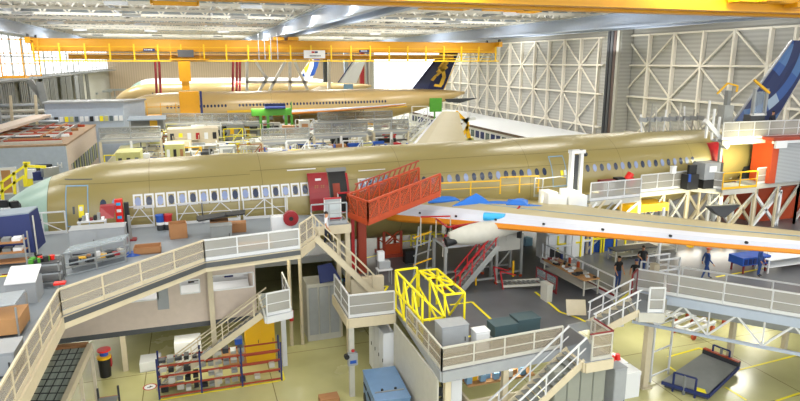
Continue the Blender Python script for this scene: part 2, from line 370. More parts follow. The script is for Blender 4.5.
for i in range(26): MB().span((51.9, 91 + 2.2 * i, 1.2), (52, 92.5 + 2.2 * i, 2.5)).build('window', 'navy' if i % 3 else 'glass', an)
# the tall dark service column between wall bays
b = MB(); b.span((XW - 2.2, 83.4, 0), (XW - .1, 87.0, 20.6)); wc = struct('column', b, 'cladding')
for y, m in ((83.8, 'offwhite'), (84.5, 'ductbrown'), (85.3, 'darksteel'), (86.1, 'charcoal')):
    MB().span((XW - 2.6, y - .3, 0), (XW - 2.15, y + .28, 20.4)).build('duct', m, wc)
# left wall: upper glazing, walkway and grey hanging panels
XL = -27
b = MB(); b.span((XL - .4, -6, 0), (XL, 240, 13.2)); b.span((XL - .4, -6, 19.6), (XL, 240, 24))
for y in [20 + 8 * i for i in range(28)]: b.span((XL - .3, y - .3, 13.2), (XL, y + .3, 19.6))
b.span((XL - .3, -6, 16.3), (XL, 240, 16.5)); struct('wall_left', b, 'cladleft')
dm('frosted', '#f4f8ff', .6, noise=.01, emit=('#f4f8ff', 1.6))
for i in range(28):
    y = 20 + 8 * i
    b = MB(); b.span((XL - .22, y + .3, 13.2), (XL - .16, y + 7.7, 19.6)); o = struct('window_%d' % (i + 1), b, 'frosted')
    MB().span((XL - .14, y + 3.9, 13.2), (XL - .04, y + 4.1, 19.6)).build('window_frame', 'white', o)
b = MB(); b.span((XL, 30, 12.7), (XL + 2.6, 238, 12.95)); lw = tag(b.build('wall_walkway', 'grey'), 'long grey walkway high on the left wall below the bright windows', 'walkway')
railing([(XL + 2.6, 60, 12.95), (XL + 2.6, 236, 12.95)], 'thin grey railing along the high walkway on the left wall', infill=None, frame='steel', step=4, detail=False, toe=False)
for i in range(20):
    y = 70 + 5.2 * i; x = XL + 2.3 + (.5 if i % 3 else 0)
    b = MB(); n = 8
    for k in range(n): b.span((x - .1 - .1 * (k % 2), y + k * .55, 5.6), (x + .1 - .1 * (k % 2), y + k * .55 + .54, 12.6))
    tag(b.build('hanging_partition', 'grey' if i % 4 else 'lightgrey'), 'tall ribbed grey partition panel hanging under the left wall walkway', 'partition', 'grey partition panels along the left wall')
# roof
b = MB(); b.span((-45, -6, 24), (85, 240, 24.4)); ce = struct('ceiling', b, 'roofsheet')
for i in range(72):
    y = 30 + 2.9 * i
    MB().span((-40, y - .1, 23.4 - .4 * (i % 2)), (XW, y + .1, 23.7 - .4 * (i % 2))).build('purlin', ['offwhite', 'steel', 'bracewhite'][i % 3], ce)
for i in range(22):
    y = 34 + 9 * i; t = MB(); truss(t, (-26, y, 23.3), (XW - .3, y, 23.3), 2.0, 34, .3, .2); struct('roof_beam', t, 'bracewhite')
for x in (-20, -8, 3, 22, 30, 38, 55):
    t = MB(); t.span((x - .15, 30, 21.4), (x + .15, 238, 21.75)); struct('roof_beam', t, 'lightgrey')
for i in range(30):
    y = 60 + 6 * i; t = MB(); t.span((-25, y - .25, 22.0 + (i % 3) * .4), (64, y + .25, 22.4 + (i % 3) * .4)); struct('ceiling_duct', t, ['alum', 'offwhite', 'steel'][i % 3])
# crane runways along the hall
def runway(x, label):
    r = thing('crane_runway', label, 'beam', (x, 20, 19.5))
    MB().span((x - .35, 10, 19.3), (x + .35, 236, 19.5)).build('lower_flange', 'bluegrey', r); MB().span((x - .1, 10, 19.5), (x + .1, 236, 20.7)).build('web', 'bluegrey', r)
    MB().span((x - .35, 10, 20.7), (x + .35, 236, 20.9)).build('upper_flange', 'bluegrey', r); MB().span((x - .6, 10, 20.95), (x - .4, 236, 21.1)).build('cable_tray', 'offwhite', r)
    for i in range(24): MB().span((x - .08, 20 + i * 9 - .08, 20.9), (x + .08, 20 + i * 9 + .08, 23.4)).build('hanger', 'offwhite', r)
runway(15.6, 'pale grey crane runway beam running down the middle of the roof')
runway(13.2, 'pale grey crane runway beam just left of the middle one')
runway(46.6, 'pale grey crane runway beam under the roof before the right wall')
runway(50.0, 'pale grey crane runway beam closest to the right wall')
runway(-22.5, 'pale grey crane runway beam along the left windows')
# lamps
LG = 'lamp fittings under the roof'
def lampthing(x, y):
    r = thing('ceiling_lamp', 'white strip lamp fitting hanging under the hangar roof', 'lamp', (x, y, 20.6), 0, LG)
    MB().box((0, 0, .12), (2.0, .6, .3)).build('housing', 'white', r, False); MB().box((0, 0, .02), (1.8, .5, .05)).build('diffuser', 'lamp', r, False)
    for sx in (-1, 1): MB().box((sx * .8, 0, .8), (.04, .04, 1.2)).build('hanger', 'steel', r, False)
    return r
proto = None; spots = [(x, y) for y in (14, 26, 38, 50, 64, 80, 98, 118, 140, 165, 190, 215) for x in (-17, -6, 6, 20, 34, 56)]
for i, (x, y) in enumerate(spots):
    if proto is None: proto = lampthing(x, y); o = proto
    else: o = copy_tree(proto); o.location = (x, y, 20.6)
def area(x, y, z, sx, sy, power, col=(1, .97, .9), rot=(0, 0, 0)):
    l = D.lights.new('lamp', 'AREA'); l.shape = 'RECTANGLE'; l.size = sx; l.size_y = sy; l.energy = power; l.color = col
    o = D.objects.new('lamp_and_fill_light', l); COL.objects.link(o); o.location = (x, y, z); o.rotation_euler = rot; return o  # serves roof lamps and added fill lights without fittings alike
LP = 900
for y, pw in ((2, 1.3), (14, 1.), (26, 1.), (38, 1.), (52, 1.), (70, 1.5), (92, 2), (118, 2.4), (150, 3.), (190, 3.6), (222, 2.4)):  # nearest row has no fittings, added to light the office front
    for x in (-17, -4, 10, 26, 40, 57): area(x, y, 20.45, 6, .8, LP * pw)
# ------------------------------------------------------------------ overhead cranes
def crane(Y, x0, x1, z0, z1, label, rails=True):
    r = thing('overhead_crane', label, 'crane', ((x0 + x1) / 2, Y, z0))
    for nm, y in (('front_girder', Y - 1.2), ('rear_girder', Y + 1.2)):
        g = MB(); g.span((x0, y - .3, z0), (x1, y + .3, z0 + (z1 - z0) * .96)); g.span((x0, y - .42, z1 - .12), (x1, y + .42, z1)); g.span((x0, y - .42, z0 - .02), (x1, y + .42, z0 + .1)); g.build(nm, 'craneyellow', r)
    for x in (x0, x1):
        MB().span((x - .3, Y - 3, z1 - .7), (x + .3, Y + 3, z1 + .1)).build('end_carriage', 'craneyellow', r)
        for y in (-2.4, 2.4): MB().tube((x - .12, Y + y, z1 + .25), (x + .12, Y + y, z1 + .25), .28, 12).build('wheel', 'darksteel', r)
    return r
# far crane with hanging service gallery
c1 = crane(100, -20.5, 50.0, 17.0, 18.7, 'long yellow overhead crane spanning the hall with a caged gallery below it')
MB().span((-16, 98.4, 15.9), (42, 99.3, 16.7)).build('lower_beam', 'craneyellow', c1)
MB().span((-20, 97.4, 15.55), (50, 97.6, 15.75)).build('gallery_rail', 'postyellow', c1); MB().span((-20, 97.4, 16.5), (50, 98.5, 16.56)).build('gallery_floor', 'steel', c1)
for i in range(23):
    x = -20 + i * 3.15
    MB().span((x - .1, 97.35, 15.6), (x + .1, 97.6, 18.0)).build('gallery_post', 'postyellow', c1)
MB().span((-20, 97.5, 17.55), (47, 97.56, 17.62)).build('gallery_rail', 'postyellow', c1)
for z in (16.0, 16.6, 17.1): MB().span((38, 97.3, z), (48.5, 97.36, z + .08)).build('gallery_rail', 'postyellow', c1)
for x in (9.8, 10.7, 11.6, 12.6): MB().span((x, 96.9, 15.8), (x + .1, 97, 19.6)).build('ladder', 'alum', c1)
for x, z in ((14.3, 18.7), (12.1, 18.7)): MB().span((x, 97, z), (x + 1.6, 103, z + .5)).build('hoist_unit', 'craneyellow', c1)
b = MB(); b.span((16.6, 97.0, 16.05), (19.9, 97.12, 17.25)); sg = b.build('sign_board', 'paper', c1)
b = MB(); b.span((17.8, 96.95, 16.85), (18.25, 96.99, 17.1)); b.build('sign_mark', 'red', sg)
b = MB(); b.span((18.3, 96.95, 16.85), (18.75, 96.99, 17.1)); b.build('sign_mark', 'navy', sg)
b = MB(); [b.span((17.5 + .22 * i, 96.95, 16.35), (17.65 + .22 * i, 96.99, 16.5)) for i in range(8)]; b.build('sign_lettering', 'charcoal', sg)
for x in (-6.2, 25.7):
    n = MB(); n.span((x, 97.95, 17.0), (x + 1.5, 98.38, 17.4)); n = n.build('name_plate', 'navy', c1)
    t = MB(); [t.span((x + .15 + .22 * i, 97.93, 17.14), (x + .28 + .22 * i, 97.96, 17.28)) for i in range(5)]; t.build('lettering', 'paper', n)
for x0 in (-2.2,):     # maintenance cage
    for x in (-2.6, 1.4): MB().span((x, 96.4, 15.9), (x + .12, 96.5, 17.9)).build('cage_post', 'craneyellow', c1)
    MB().span((-2.7, 95.6, 15.8), (2.6, 97.3, 15.95)).build('cage_floor', 'craneyellow', c1); MB().span((-1.6, 96.4, 16.2), (.6, 97, 17.2)).build('hoist_motor', 'darksteel', c1)
# left end carriage frame hanging at the windows
e = thing('crane_access_cage', 'yellow caged access frame at the left end of the long crane', 'access frame', (-22, 97, 14))
for x in (-24, -21.4, -19.4): MB().span((x, 96.9, 13.6), (x + .14, 97.04, 18.6)).build('post', 'craneyellow', e)
for z in (13.6, 15.2, 16.6, 18.4): MB().span((-24, 96.9, z), (-19.2, 97.04, z + .12)).build('rail', 'craneyellow', e)
MB().span((-24.6, 95.8, 13.4), (-21, 98, 13.6)).build('floor_plate', 'craneyellow', e)
# telescopic mast and basket
tm = thing('telescopic_mast_platform', 'yellow telescopic mast with a basket hanging from the long crane', 'lifting platform', (-.8, 95, 8))
MB().span((-1.6, 94.5, 12.8), (.0, 95.5, 15.6)).build('outer_mast', 'craneyellow', tm); MB().span((-1.3, 94.7, 11.6), (-.3, 95.3, 12.8)).build('inner_mast', 'craneyellow', tm)
MB().span((-1.8, 94.2, 8.1), (.9, 95.8, 11.4)).build('cabin', 'craneyellow', tm); MB().span((-6.2, 94, 7.9), (1.0, 96, 8.15)).build('basket_floor', 'craneyellow', tm)
MB().span((1.0, 94, 7.9), (1.3, 96, 11.4)).build('side_guard', 'navy', tm)
for x in (-6.2, -4.4, -2.4): MB().span((x, 94, 8.1), (x + .1, 94.1, 9.9)).build('post', 'craneyellow', tm)
MB().span((-6.2, 94, 9.3), (-1.8, 94.1, 9.4)).build('rail', 'craneyellow', tm)
# near crane at the top of the frame
c2 = crane(29.0, -21.8, 46, 18.2, 20.2, 'large yellow overhead crane crossing the top of the picture in front')
MB().span((27.5, 26.6, 18.6), (33, 27.4, 19.1)).build('trolley_beam', 'craneyellow', c2); MB().span((28.7, 26.0, 18.6), (30.2, 26.6, 19.4)).build('trolley_housing', 'craneyellow', c2)
MB().tube((29.3, 25.85, 19.0), (29.3, 26.0, 19.0), .16, 14).build('pulley', 'lightgrey', c2)
MB().span((31.3, 26.4, 18.4), (32.6, 27.2, 18.65)).build('cable_drum', 'craneyellow', c2)
for i, (u, v, w) in enumerate(((447, 9, 5), (500, 10, 2.5), (520, 11, 2), (533, 12, 2), (644, 15, 5), (772, 20, 5), (175, 4, 4))):
    q = AY(u, v, 62); r = thing('roof_hoist', 'yellow hoist frame under the roof, ' + ('third from the tail fin side', 'first of the close trio', 'middle of the close trio', 'last of the close trio', 'above the dark service column', 'above the blue tail fin', 'near the top left lamp beams')[i], 'hoist', q)
    for dy in (0, 1.6):
        MB().span((q.x - w / 2, q.y + dy, q.z), (q.x + w / 2, q.y + dy + .15, q.z + .25)).build('beam', 'craneyellow', r)
    for sx in (-1, 1): MB().span((q.x + sx * w / 2 - .1, q.y, q.z), (q.x + sx * w / 2 + .1, q.y + 1.7, q.z + 1.1)).build('end_plate', 'craneyellow', r)
# ------------------------------------------------------------------ aircraft
ST = [(0, .05, -1.15), (.25, .5, -1.1), (.7, .95, -.98), (1.3, 1.35, -.8), (2.1, 1.78, -.58), (3.0, 2.13, -.4), (4.1, 2.42, -.24), (5.2, 2.63, -.13), (6.5, 2.77, -.05), (8, 2.82, 0),
      (12, 2.82, 0), (18, 2.82, 0), (24, 2.82, 0), (30, 2.82, 0), (37, 2.82, 0), (41, 2.74, .06), (45, 2.45, .3), (49, 2.0, .65), (53, 1.35, 1.1), (56.5, .75, 1.5), (58.6, .25, 1.75)]
def rad(d):
    for a, q in zip(ST, ST[1:]):
        if a[0] <= d <= q[0]:
            t = (d - a[0]) / (q[0] - a[0]); return a[1] + (q[1] - a[1]) * t, a[2] + (q[2] - a[2]) * t
    return ST[-1][1:]
def side(d, z, out=.0):          # point on the port side (−y) of the hull
    r, zc = rad(d); q = z - zc; return Vector((d, -math.sqrt(max(r * r - q * q, .0001)) - out, z))
def patch(mb, d0, d1, z0, z1, out=.012, nd=3, nz=5, rnd=0):
    """a curved plate hugging the hull, with rounded corners when rnd > 0"""
    vs = []; fs = []; rows = nz + 1
    for k in range(rows):
        z = z0 + (z1 - z0) * k / nz; e = 0
        if rnd:
            q = min(k, nz - k) / nz * (z1 - z0)
            if q < rnd: e = rnd - math.sqrt(max(rnd * rnd - (rnd - q) ** 2, 0))
        for i in range(nd + 1):
            vs.append(side(d0 + e + (d1 - d0 - 2 * e) * i / nd, z, out))
    for k in range(nz):
        for i in range(nd):
            a = k * (nd + 1) + i; fs.append((a, a + 1, a + nd + 2, a + nd + 1))
    return mb.add(vs, fs, 0, True)
def frame_patch(mb, d0, d1, z0, z1, w, out):
    patch(mb, d0, d0 + w, z0, z1, out, 1, 8); patch(mb, d1 - w, d1, z0, z1, out, 1, 8); patch(mb, d0, d1, z1 - w, z1, out, 3, 1); patch(mb, d0, d1, z0, z0 + w, out, 3, 1)
def oval(mb, d, z, rx, rz, out):
    n = 12; vs = [side(d, z, out)] + [side(d + rx * math.cos(2 * PI * i / n), z + rz * math.sin(2 * PI * i / n), out) for i in range(n)]
    return mb.add(vs, [(0, 1 + i, 1 + (i + 1) % n) for i in range(n)])
def airfoil(lx, y, z, c, t=1.0, sg=1):
    up = [(1, 0), (.6, .05), (.3, .07), (.12, .062), (.05, .043), (.006, .008), (0, -.022)]; lo = [(.012, -.034), (.05, -.04), (.12, -.045), (.3, -.05), (.6, -.032), (1, -.006)]
    return [Vector((lx + a * c, y, z + q * c * t)) for a, q in up + lo]
def wing(root, sgn, name, cover=True):
    sp = [(0, 21.3, 10.6, -1.35), (1.2, 22.0, 10.0, -1.28), (7.5, 25.9, 7.2, -.6), (15, 30.4, 5.0, .15), (22, 34.6, 3.4, .95), (26.6, 37.5, 2.3, 1.55)]
    rings = [airfoil(lx, sgn * (2.3 + s), z + .5, c) for s, lx, c, z in sp]
    return rings
def aircraft(x0, yc, zc, label, hull, tip, finmat, finshape, wins, wp, detail, tilt=0, wing_m=('wingtan', 'slatwhite', 'slatorange'), wings=(-1, 1)):
    r = thing('airliner', label, 'aircraft', (x0, yc, zc)); r.rotation_euler = (0, -tilt, 0)
    n = 56; rings = [[Vector((d, q * math.cos(2 * PI * j / n), z + q * math.sin(2 * PI * j / n))) for j in range(n)] for d, q, z in ST]
    f = MB().loft(rings, lambda i, j: 1 if ST[i][0] < 4 else 0); fo = f.build('fuselage', [hull, tip], r, False)
    k = MB()
    for d in ((4.1, 8.9, 14.6, 22.5, 30.8, 37.6, 43.5) if detail else (12, 24, 36)):
        a, za = rad(d); nn = 56
        vs = [Vector((d + e, (a + .006) * math.cos(2 * PI * j / nn), za + (a + .006) * math.sin(2 * PI * j / nn))) for e in (-.012, .012) for j in range(nn)]
        k.add(vs, [(j, (j + 1) % nn, nn + (j + 1) % nn, nn + j) for j in range(nn)])
    if detail:
        for d0, d1, z in ((4.6, 14, 1.95), (14, 30, 2.1), (30, 46, 2.05), (14, 37, 1.35)): patch(k, d0, d1, z, z + .02, .008, 40, 1)
    k.build('panel_seam', 'seam', r, False)
    for d in wins:
        b = MB(); oval(b, d, 1.02 if detail else .75, .15 if detail else .17, .23, .03 if detail else .02); lit = detail and (int(d * 7) % 5 in (0, 3))
        w = b.build('window', 'winlite' if lit else 'winpane', r, False)
        if detail and 8 < d < 17.8 or (detail and 20 < d < 20.7):
            m = MB(); frame_patch(m, d - .23, d + .23, .68, 1.38, .09, .02); m.build('masking_frame', 'paper', w, False)
    # wings
    for sgn, nm in ((-1, 'port_wing'), (1, 'starboard_wing')):
        if sgn not in wings: continue
        rg = wing(r, sgn, nm); m = MB(); N_ = len(rg[0])
        m.loft(rg, lambda i, j: 1 if 3 <= j <= 4 else (2 if j in (5, 6, 7, 8) else 0), sm=False)
        wo = m.build(nm, list(wing_m), r, False)
        if detail and sgn < 0:
            for i in range(15):
                t = (i + .5) / 15 * 4.99; a = int(t); q = lerp(rg[a][4], rg[a + 1][4], t - a) ; q2 = lerp(rg[a][5], rg[a + 1][5], t - a); q = (q + q2) / 2
                MB().tube(q + Vector((.0, 0, 0)), q + Vector((-.09, 0, .03)), .055, 8).build('slat_bolt', 'black', wo, False)
            b = MB()
            for i in range(5): b.bar(rg[i][2] + V(0, 0, .02), rg[i + 1][2] + V(0, 0, .02), .05, .02)
            b.build('sealant_line', 'skyblue', wo, False)
    # fin
    (a0, a1, z0), (t0, t1, z1), bend = finshape
    rg = []
    for t in [i / 10 for i in range(11)]:
        x, e, z = a0 + (t0 - a0) * t, a1 + (t1 - a1) * t, z0 + (z1 - z0) * t; th = .55 * (1 - .6 * t)
        rg.append([Vector((x, 0, z)), Vector((x + .12 * (e - x), th / 2 * .7, z)), Vector((x + .45 * (e - x), th / 2, z)), Vector((e, .05, z)), Vector((e, -.05, z)), Vector((x + .45 * (e - x), -th / 2, z)), Vector((x + .12 * (e - x), -th / 2 * .7, z))])
    fin = MB().loft(rg, sm=False).build('fin', finmat, r, False)
    return r, fin
WIN = [8.32 + .533 * i for i in range(0, 18)] + [20.1 + .533 * i for i in range(23)] + [33.9 + .533 * i for i in range(19)]
ac, fin = aircraft(-11.3, 36, 7.45, 'unpainted tan airliner in assembly with pale green nose and blue mosaic fin', 'primer', 'teal', 'mosaic',
                   ((48.75, 52.9, 2.5), (54.0, 57.0, 9.0), 0), [6.7, 7.25] + WIN, 0, True, .0115)
# livery details, fin edge, doors, cockpit glazing
MB().bar((48.7, 0, 2.5), (53.95, 0, 9.0), .14, .12).build('fin_leading_edge', 'lightgrey', ac, False)
MB().bar((52.95, 0, 2.5), (57.05, 0, 9.0), .12, .1).build('fin_trailing_edge', 'offwhite', ac, False)
def door(d0, d1, z0, z1, edge='skyblue', nm='door', leaf=None):
    b = MB(); frame_patch(b, d0, d1, z0, z1, .05, .02); o = b.build(nm, edge, ac, False)
    if leaf: b = MB(); patch(b, d0 + .05, d1 - .05, z0 + .05, z1 - .05, .014); b.build('leaf', leaf, o, False)
    return o
d1 = door(4.95, 6.02, 0.00, 1.92); b = MB(); patch(b, 5.55, 5.8, 0.44, 1.04, .03, 2, 3); b.build('door_placard', 'safety', d1, False)
b = MB(); patch(b, 5.6, 5.75, 0.76, 0.96, .04, 2, 2); b.build('door_placard', 'paper', d1, False); b = MB(); patch(b, 5.28, 5.38, 0.62, 0.97, .03, 2, 2); b.build('door_handle', 'darksteel', d1, False)
b = MB(); patch(b, 4.85, 6.2, 2.14, 2.18, .02, 5, 1); b.build('gutter_strip', 'darksteel', ac, False)
d2 = door(18.20, 19.25, -0.08, 1.87, 'darksteel', 'open_doorway'); b = MB(); patch(b, 18.20, 19.20, -0.03, 1.82, .018); b.build('dark_opening', 'black', d2, False)
b = MB(); patch(b, 19.20, 19.32, -0.08, 1.72, .05, 1, 6); b.build('red_jamb', 'red', d2, False)
b = MB(); patch(b, 18.15, 19.30, 1.82, 2.02, .08, 3, 2); b.build('door_header', 'grey', d2, False)
b = MB(); patch(b, 18.40, 18.80, 0.32, 1.22, .03, 2, 4); b.build('cabin_lining', 'rust', d2, False)
# the opened red door leaf, swung forward on its hinge
lf = MB(); pts = []
for k in range(7):
    z = -.08 + 1.95 * k / 6; p = side(17.7, z, .45); pts.append(p)
g = MB()
vs = []
for p in pts: vs += [Vector((17.0, p.y, p.z)), Vector((18.1, p.y, p.z)), Vector((17.0, p.y + .14, p.z)), Vector((18.1, p.y + .14, p.z))]
fs = []
for k in range(6):
    a = 4 * k; fs += [(a, a + 1, a + 5, a + 4), (a + 2, a + 6, a + 7, a + 3), (a, a + 4, a + 6, a + 2), (a + 1, a + 3, a + 7, a + 5)]
fs += [(0, 2, 3, 1), (24, 25, 27, 26)]
g.add(vs, fs); dl = g.build('open_door', 'deepred', ac, False)
MB().box((17.55, pts[5].y - .02, pts[5].z - .02), (.32, .02, .18)).build('window', 'paper', dl, False)
b = MB(); [b.box((17.35 + .12 * i + (.1 if i > 1 else 0), pts[4].y - .03, pts[4].z - .08 + .1 * j), (.07, .02, .06)) for i in range(4) for j in (-1, 0, 1)]; b.build('stencil_lettering', 'card', dl, False)
d3 = door(32.35, 33.4, 0.02, 1.87, 'skyblue'); b = MB(); patch(b, 32.95, 33.15, 0.57, 1.02, .03, 2, 3); b.build('door_placard', 'safety', d3, False)
b = MB(); patch(b, 33.2, 33.36, 0.57, 1.02, .03, 2, 3); b.build('door_placard', 'paper', d3, False)
d4 = door(45.2, 46.3, 0.12, 2.02, 'red'); b = MB(); patch(b, 45.25, 46.25, 0.17, 1.97, .03); b.build('door_curtain', 'deepred', d4, False)
for a, e, z0, z1 in ((2.15, 2.85, .25, .85), (1.45, 2.05, .2, .72), (.95, 1.38, .0, .5)):
    b = MB(); patch(b, a, e, z0 + .35, z1 + .35, .02, 3, 6, .22); b.build('cockpit_window', 'black', ac, False)
b = MB(); patch(b, 2.25, 2.75, 0.74, 1.20, .03, 3, 5, .15); b.build('cockpit_pane', 'glass', ac, False)
b = MB()
for i in range(3): patch(b, 3.3 + .2 * i, 3.42 + .2 * i, .28, .42, .02, 1, 2)
b.build('hull_number', 'charcoal', ac, False)
b = MB(); patch(b, 20, 21.6, 1.75, 1.79, .02, 5, 1); patch(b, 16.0, 17.6, 2.0, 2.05, .02, 5, 1); b.build('gutter_strip', 'paper', ac, False)
# engine pylon and nacelle fairing under the port wing
rg = []
for t in [i / 8 for i in range(9)]:
    x = 22.9 + 4.6 * t; w = .1 + .42 * math.sin(PI * min(1, t * 1.1 + .05)); h = .14 + .42 * math.sin(PI * min(.9, t + .12))
    rg.append([Vector((x, -8.6 - .0 * t + w * math.cos(2 * PI * j / 14), -.75 + .25 * t + h * math.sin(2 * PI * j / 14))) for j in range(14)])
MB().loft(rg).build('engine_pylon', 'offwhite', ac, False)
MB().tube((22.75, -8.6, -.95), (23.3, -8.6, -.85), .26, 14, .24).build('engine_mount', 'black', ac, False)
p2, f2 = aircraft(-12, 104, 8.0, 'second tan airliner beyond the docks with navy and gold tail fin', 'primer2', 'primer2', ['tailnavy'], ((48.4, 54.6, 2.4), (54.6, 57.7, 9.6), 0), [8.3 + .533 * i for i in range(0, 66) if not (17 < 8.3 + .533 * i < 18.5)], 0, False, .006, ('primer2', 'slatwhite', 'slatorange'))
MB().bar((54.65, -.1, 2.5), (57.8, -.1, 9.1), .15, .1).build('fin_edge', 'gold', p2, False)
em = MB()      # stylised gold bird on the fin
def q4(*p): em.slab([Vector((x, -.34, z)) for x, z in p], (0, .06, 0))
q4((53.3, 6.1), (54.8, 8.0), (55.2, 7.6), (53.9, 5.9)); q4((53.0, 5.5), (55.0, 7.4), (55.4, 7.0), (53.5, 5.3)); q4((52.7, 4.8), (54.9, 6.6), (55.3, 6.2), (53.2, 4.7))
q4((54.0, 5.7), (54.6, 6.1), (54.9, 4.5), (54.2, 4.6)); q4((53.6, 3.2), (54.3, 3.2), (54.9, 4.6), (54.2, 4.7)); q4((52.8, 3.4), (54.2, 3.2), (54.0, 2.8), (52.6, 3.0)); q4((52.0, 4.1), (52.7, 4.9), (53.1, 4.6), (52.5, 3.9))
em.build('tail_emblem', 'gold', f2, False)
b = MB(); patch(b, 36, 47, -.4, .0, .03, 20, 2); patch(b, 17, 33, -.35, .0, .03, 20, 2); b.build('masking_strip', 'gold', p2, False)
p3, f3 = aircraft(-16.5, 150, 8, 'third tan airliner farther back with a plain white tail fin', 'primer2', 'primer2', ['tailwhite'], ((50.3, 54.8, 2.4), (55.2, 57.9, 9.1), 0), [8.3 + .8 * i for i in range(0, 40)], 0, False, 0, ('primer2', 'slatwhite', 'slatorange'), ())
MB().bar((50.1, -.1, 2.4), (55.1, -.1, 9.1), .3, .2).build('fin_edge', 'navy', p3, False)
p4, f4 = aircraft(-18, 200, 8, 'farthest airliner with blue and yellow swirls on its white tail fin', 'tailwhite', 'teal', ['tailwhite'], ((50.0, 54.8, 2.4), (54.6, 57.6, 9.1), 0), [], 0, False, 0, ('primer2', 'slatwhite', 'slatorange'), ())
for m_, pl in (('blue', ((55.5, 9.0), (57.4, 9.0), (56.4, 6.0), (55.3, 3.4), (53.8, 3.0), (55.2, 6.2))), ('gold', ((52.0, 5.4), (53.4, 6.9), (54.4, 8.6), (53.4, 5.6), (52.6, 4.0))), ('blue', ((50.6, 3.1), (52.0, 4.1), (52.3, 3.0)))):
    b = MB(); b.slab([Vector((x, -.4, z)) for x, z in pl], (0, .06, 0)); b.build('tail_swirl', m_, f4, False)
# ------------------------------------------------------------------ raised levels
def deck(poly, z, t, label, top, edge, name='raised_platform', cols=(), colm='cream', cat='platform', beam=.35, beams=True):
    r = thing(name, label, cat, (poly[0][0], poly[0][1], 0))
    MB().prism(poly, z - t, z).build('deck', top, r)
    if beams:
        n = len(poly)
        for i in range(n):
            a, b2 = poly[i], poly[(i + 1) % n]
            MB().bar((a[0], a[1], z - (t + beam) / 2 - .012), (b2[0], b2[1], z - (t + beam) / 2 - .012), .16, beam + t).build('edge_beam', edge, r)
    for x, y in cols: MB().span((x - .12, y - .12, 0), (x + .12, y + .12, z - t)).build('column', colm, r)
    return r
Z4 = 4.0
POLY4 = [(8.3, 20.0), (13.8, 20.3), (15.2, 20.6), (15.2, 22.3), (18.4, 22.6), (19.4, 25.2), (20.0, 25.0), (22.9, 21.6), (27.5, 16.4), (60, 16.4), (60, 62), (-6, 62), (-6, 36), (7.6, 36), (7.6, 29.2), (8.8, 29.0), (8.8, 27.6)]
deck(POLY4, Z4, .3, 'dark grey working deck around and beneath the tan airliner', 'deckdark', 'lightgrey', beam=.12, cols=[(25.8, 23), (30.2, 23.5), (8.6, 20.2), (11.2, 20.4), (20, 30), (30, 30), (14, 30), (40, 24), (36, 30)])
# yellow floor lines on the deck and on the ground
def line(pts, z, label, w=.12, m='safety', name='floor_marking', closed=False):
    q = list(pts) + ([pts[0]] if closed else []); b = MB()
    for p0, p1 in zip(q, q[1:]):
        b.bar((p0[0], p0[1], z + .006), (p1[0], p1[1], z + .006), w, .006)
    o = b.build(name, m); o['kind'] = 'structure'; return o
def LA(z, *uv): return [tuple(A(u, v, z)[:2]) for u, v in uv]
line(LA(4, (450, 305), (472, 302), (497, 325), (478, 330)), 4, ''); line(LA(4, (440, 341), (486, 334)), 4, '')
line(LA(4, (535, 292), (548, 302), (560, 312), (578, 318), (586, 322)), 4, ''); line(LA(4, (716, 277), (745, 272), (775, 266)), 4, '')
line(LA(4, (375, 288), (388, 286), (384, 292)), 4, ''); line(LA(4, (620, 300), (633, 290)), 4, ''); line(LA(4, (366, 258), (383, 254), (378, 248)), 4, '')
line(LA(0, (345, 297), (319, 299), (325, 308), (342, 306)), 0, ''); line(LA(0, (160, 400), (284, 380), (282, 371)), 0, '')
line(LA(0, (668, 357), (700, 348), (735, 371), (798, 355)), 0, ''); line(LA(0, (725, 387), (746, 400)), 0, ''); line(LA(0, (776, 401), (800, 393)), 0, ''); line(LA(0, (668, 366), (680, 374)), 0, '')
# red ring sign painted on the floor
q = A(150, 387, 0); b = MB(); n = 24
vs = [q + V(.33 * r_ * math.cos(2 * PI * i / n), .33 * r_ * math.sin(2 * PI * i / n), .008) for r_ in (1, .8) for i in range(n)]
b.add(vs, [(i, (i + 1) % n, n + (i + 1) % n, n + i) for i in range(n)]); rs = tag(b.build('painted_floor_sign', 'red'), 'round red and white warning sign painted on the concrete near the rack', 'floor sign')
b = MB(); b.tube(q + V(0, 0, .002), q + V(0, 0, .006), .27, 20); b.build('white_disc', 'paper', rs)
b = MB(); b.bar(q + V(-.12, -.05, .012), q + V(.12, .02, .012), .07, .004); b.bar(q + V(0, -.1, .012), q + V(.02, .1, .012), .05, .004); b.build('figure_mark', 'black', rs)
# upper left gallery
Z7 = 7.3
P7 = [(4.12, 26.8), (0.03, 26.2), (-4.6, 21.65), (-4.75, 2), (-26.9, 2), (-26.9, 33.1), (5.3, 33.1), (5.3, 29.4), (5.0, 28.3)]
deck(P7, Z7, .18, 'light grey upper working gallery beside the airliner nose', 'deckgrey', 'cream', cols=[(0.2, 29.1), (-4.2, 32.2)], beam=.24)
b = MB()
for p0, p1 in (((4.12, 26.72), (0.03, 26.12)), ((.03, 26.12), (-4.65, 21.6)), ((-4.65, 21.6), (-4.72, 2))): b.bar((p0[0], p0[1] - .09, Z7 - .12), (p1[0], p1[1] - .09, Z7 - .12), .04, .2)
tag(b.build('fascia_strip', 'darksteel'), 'dark blue-grey strip along the edge of the upper gallery floor', 'edge strip')
railing([(4.1, 26.85, Z7), (0.03, 26.25, Z7)], 'white gallery railing with mesh running from the cardboard boxes to the stair head', infill='meshwhite', step=1.6, h=.92)
railing([(0.03, 26.25, Z7), (-4.6, 21.75, Z7)], 'long sloping-looking cream railing along the diagonal gallery edge above the office', infill='meshcream', frame='cream', step=1.5, h=.92)
railing([(-4.6, 21.75, Z7), (-4.7, 9, Z7)], 'cream mesh railing running toward the viewer at the bottom left', infill='meshcream', frame='cream', step=1.5, h=.92)
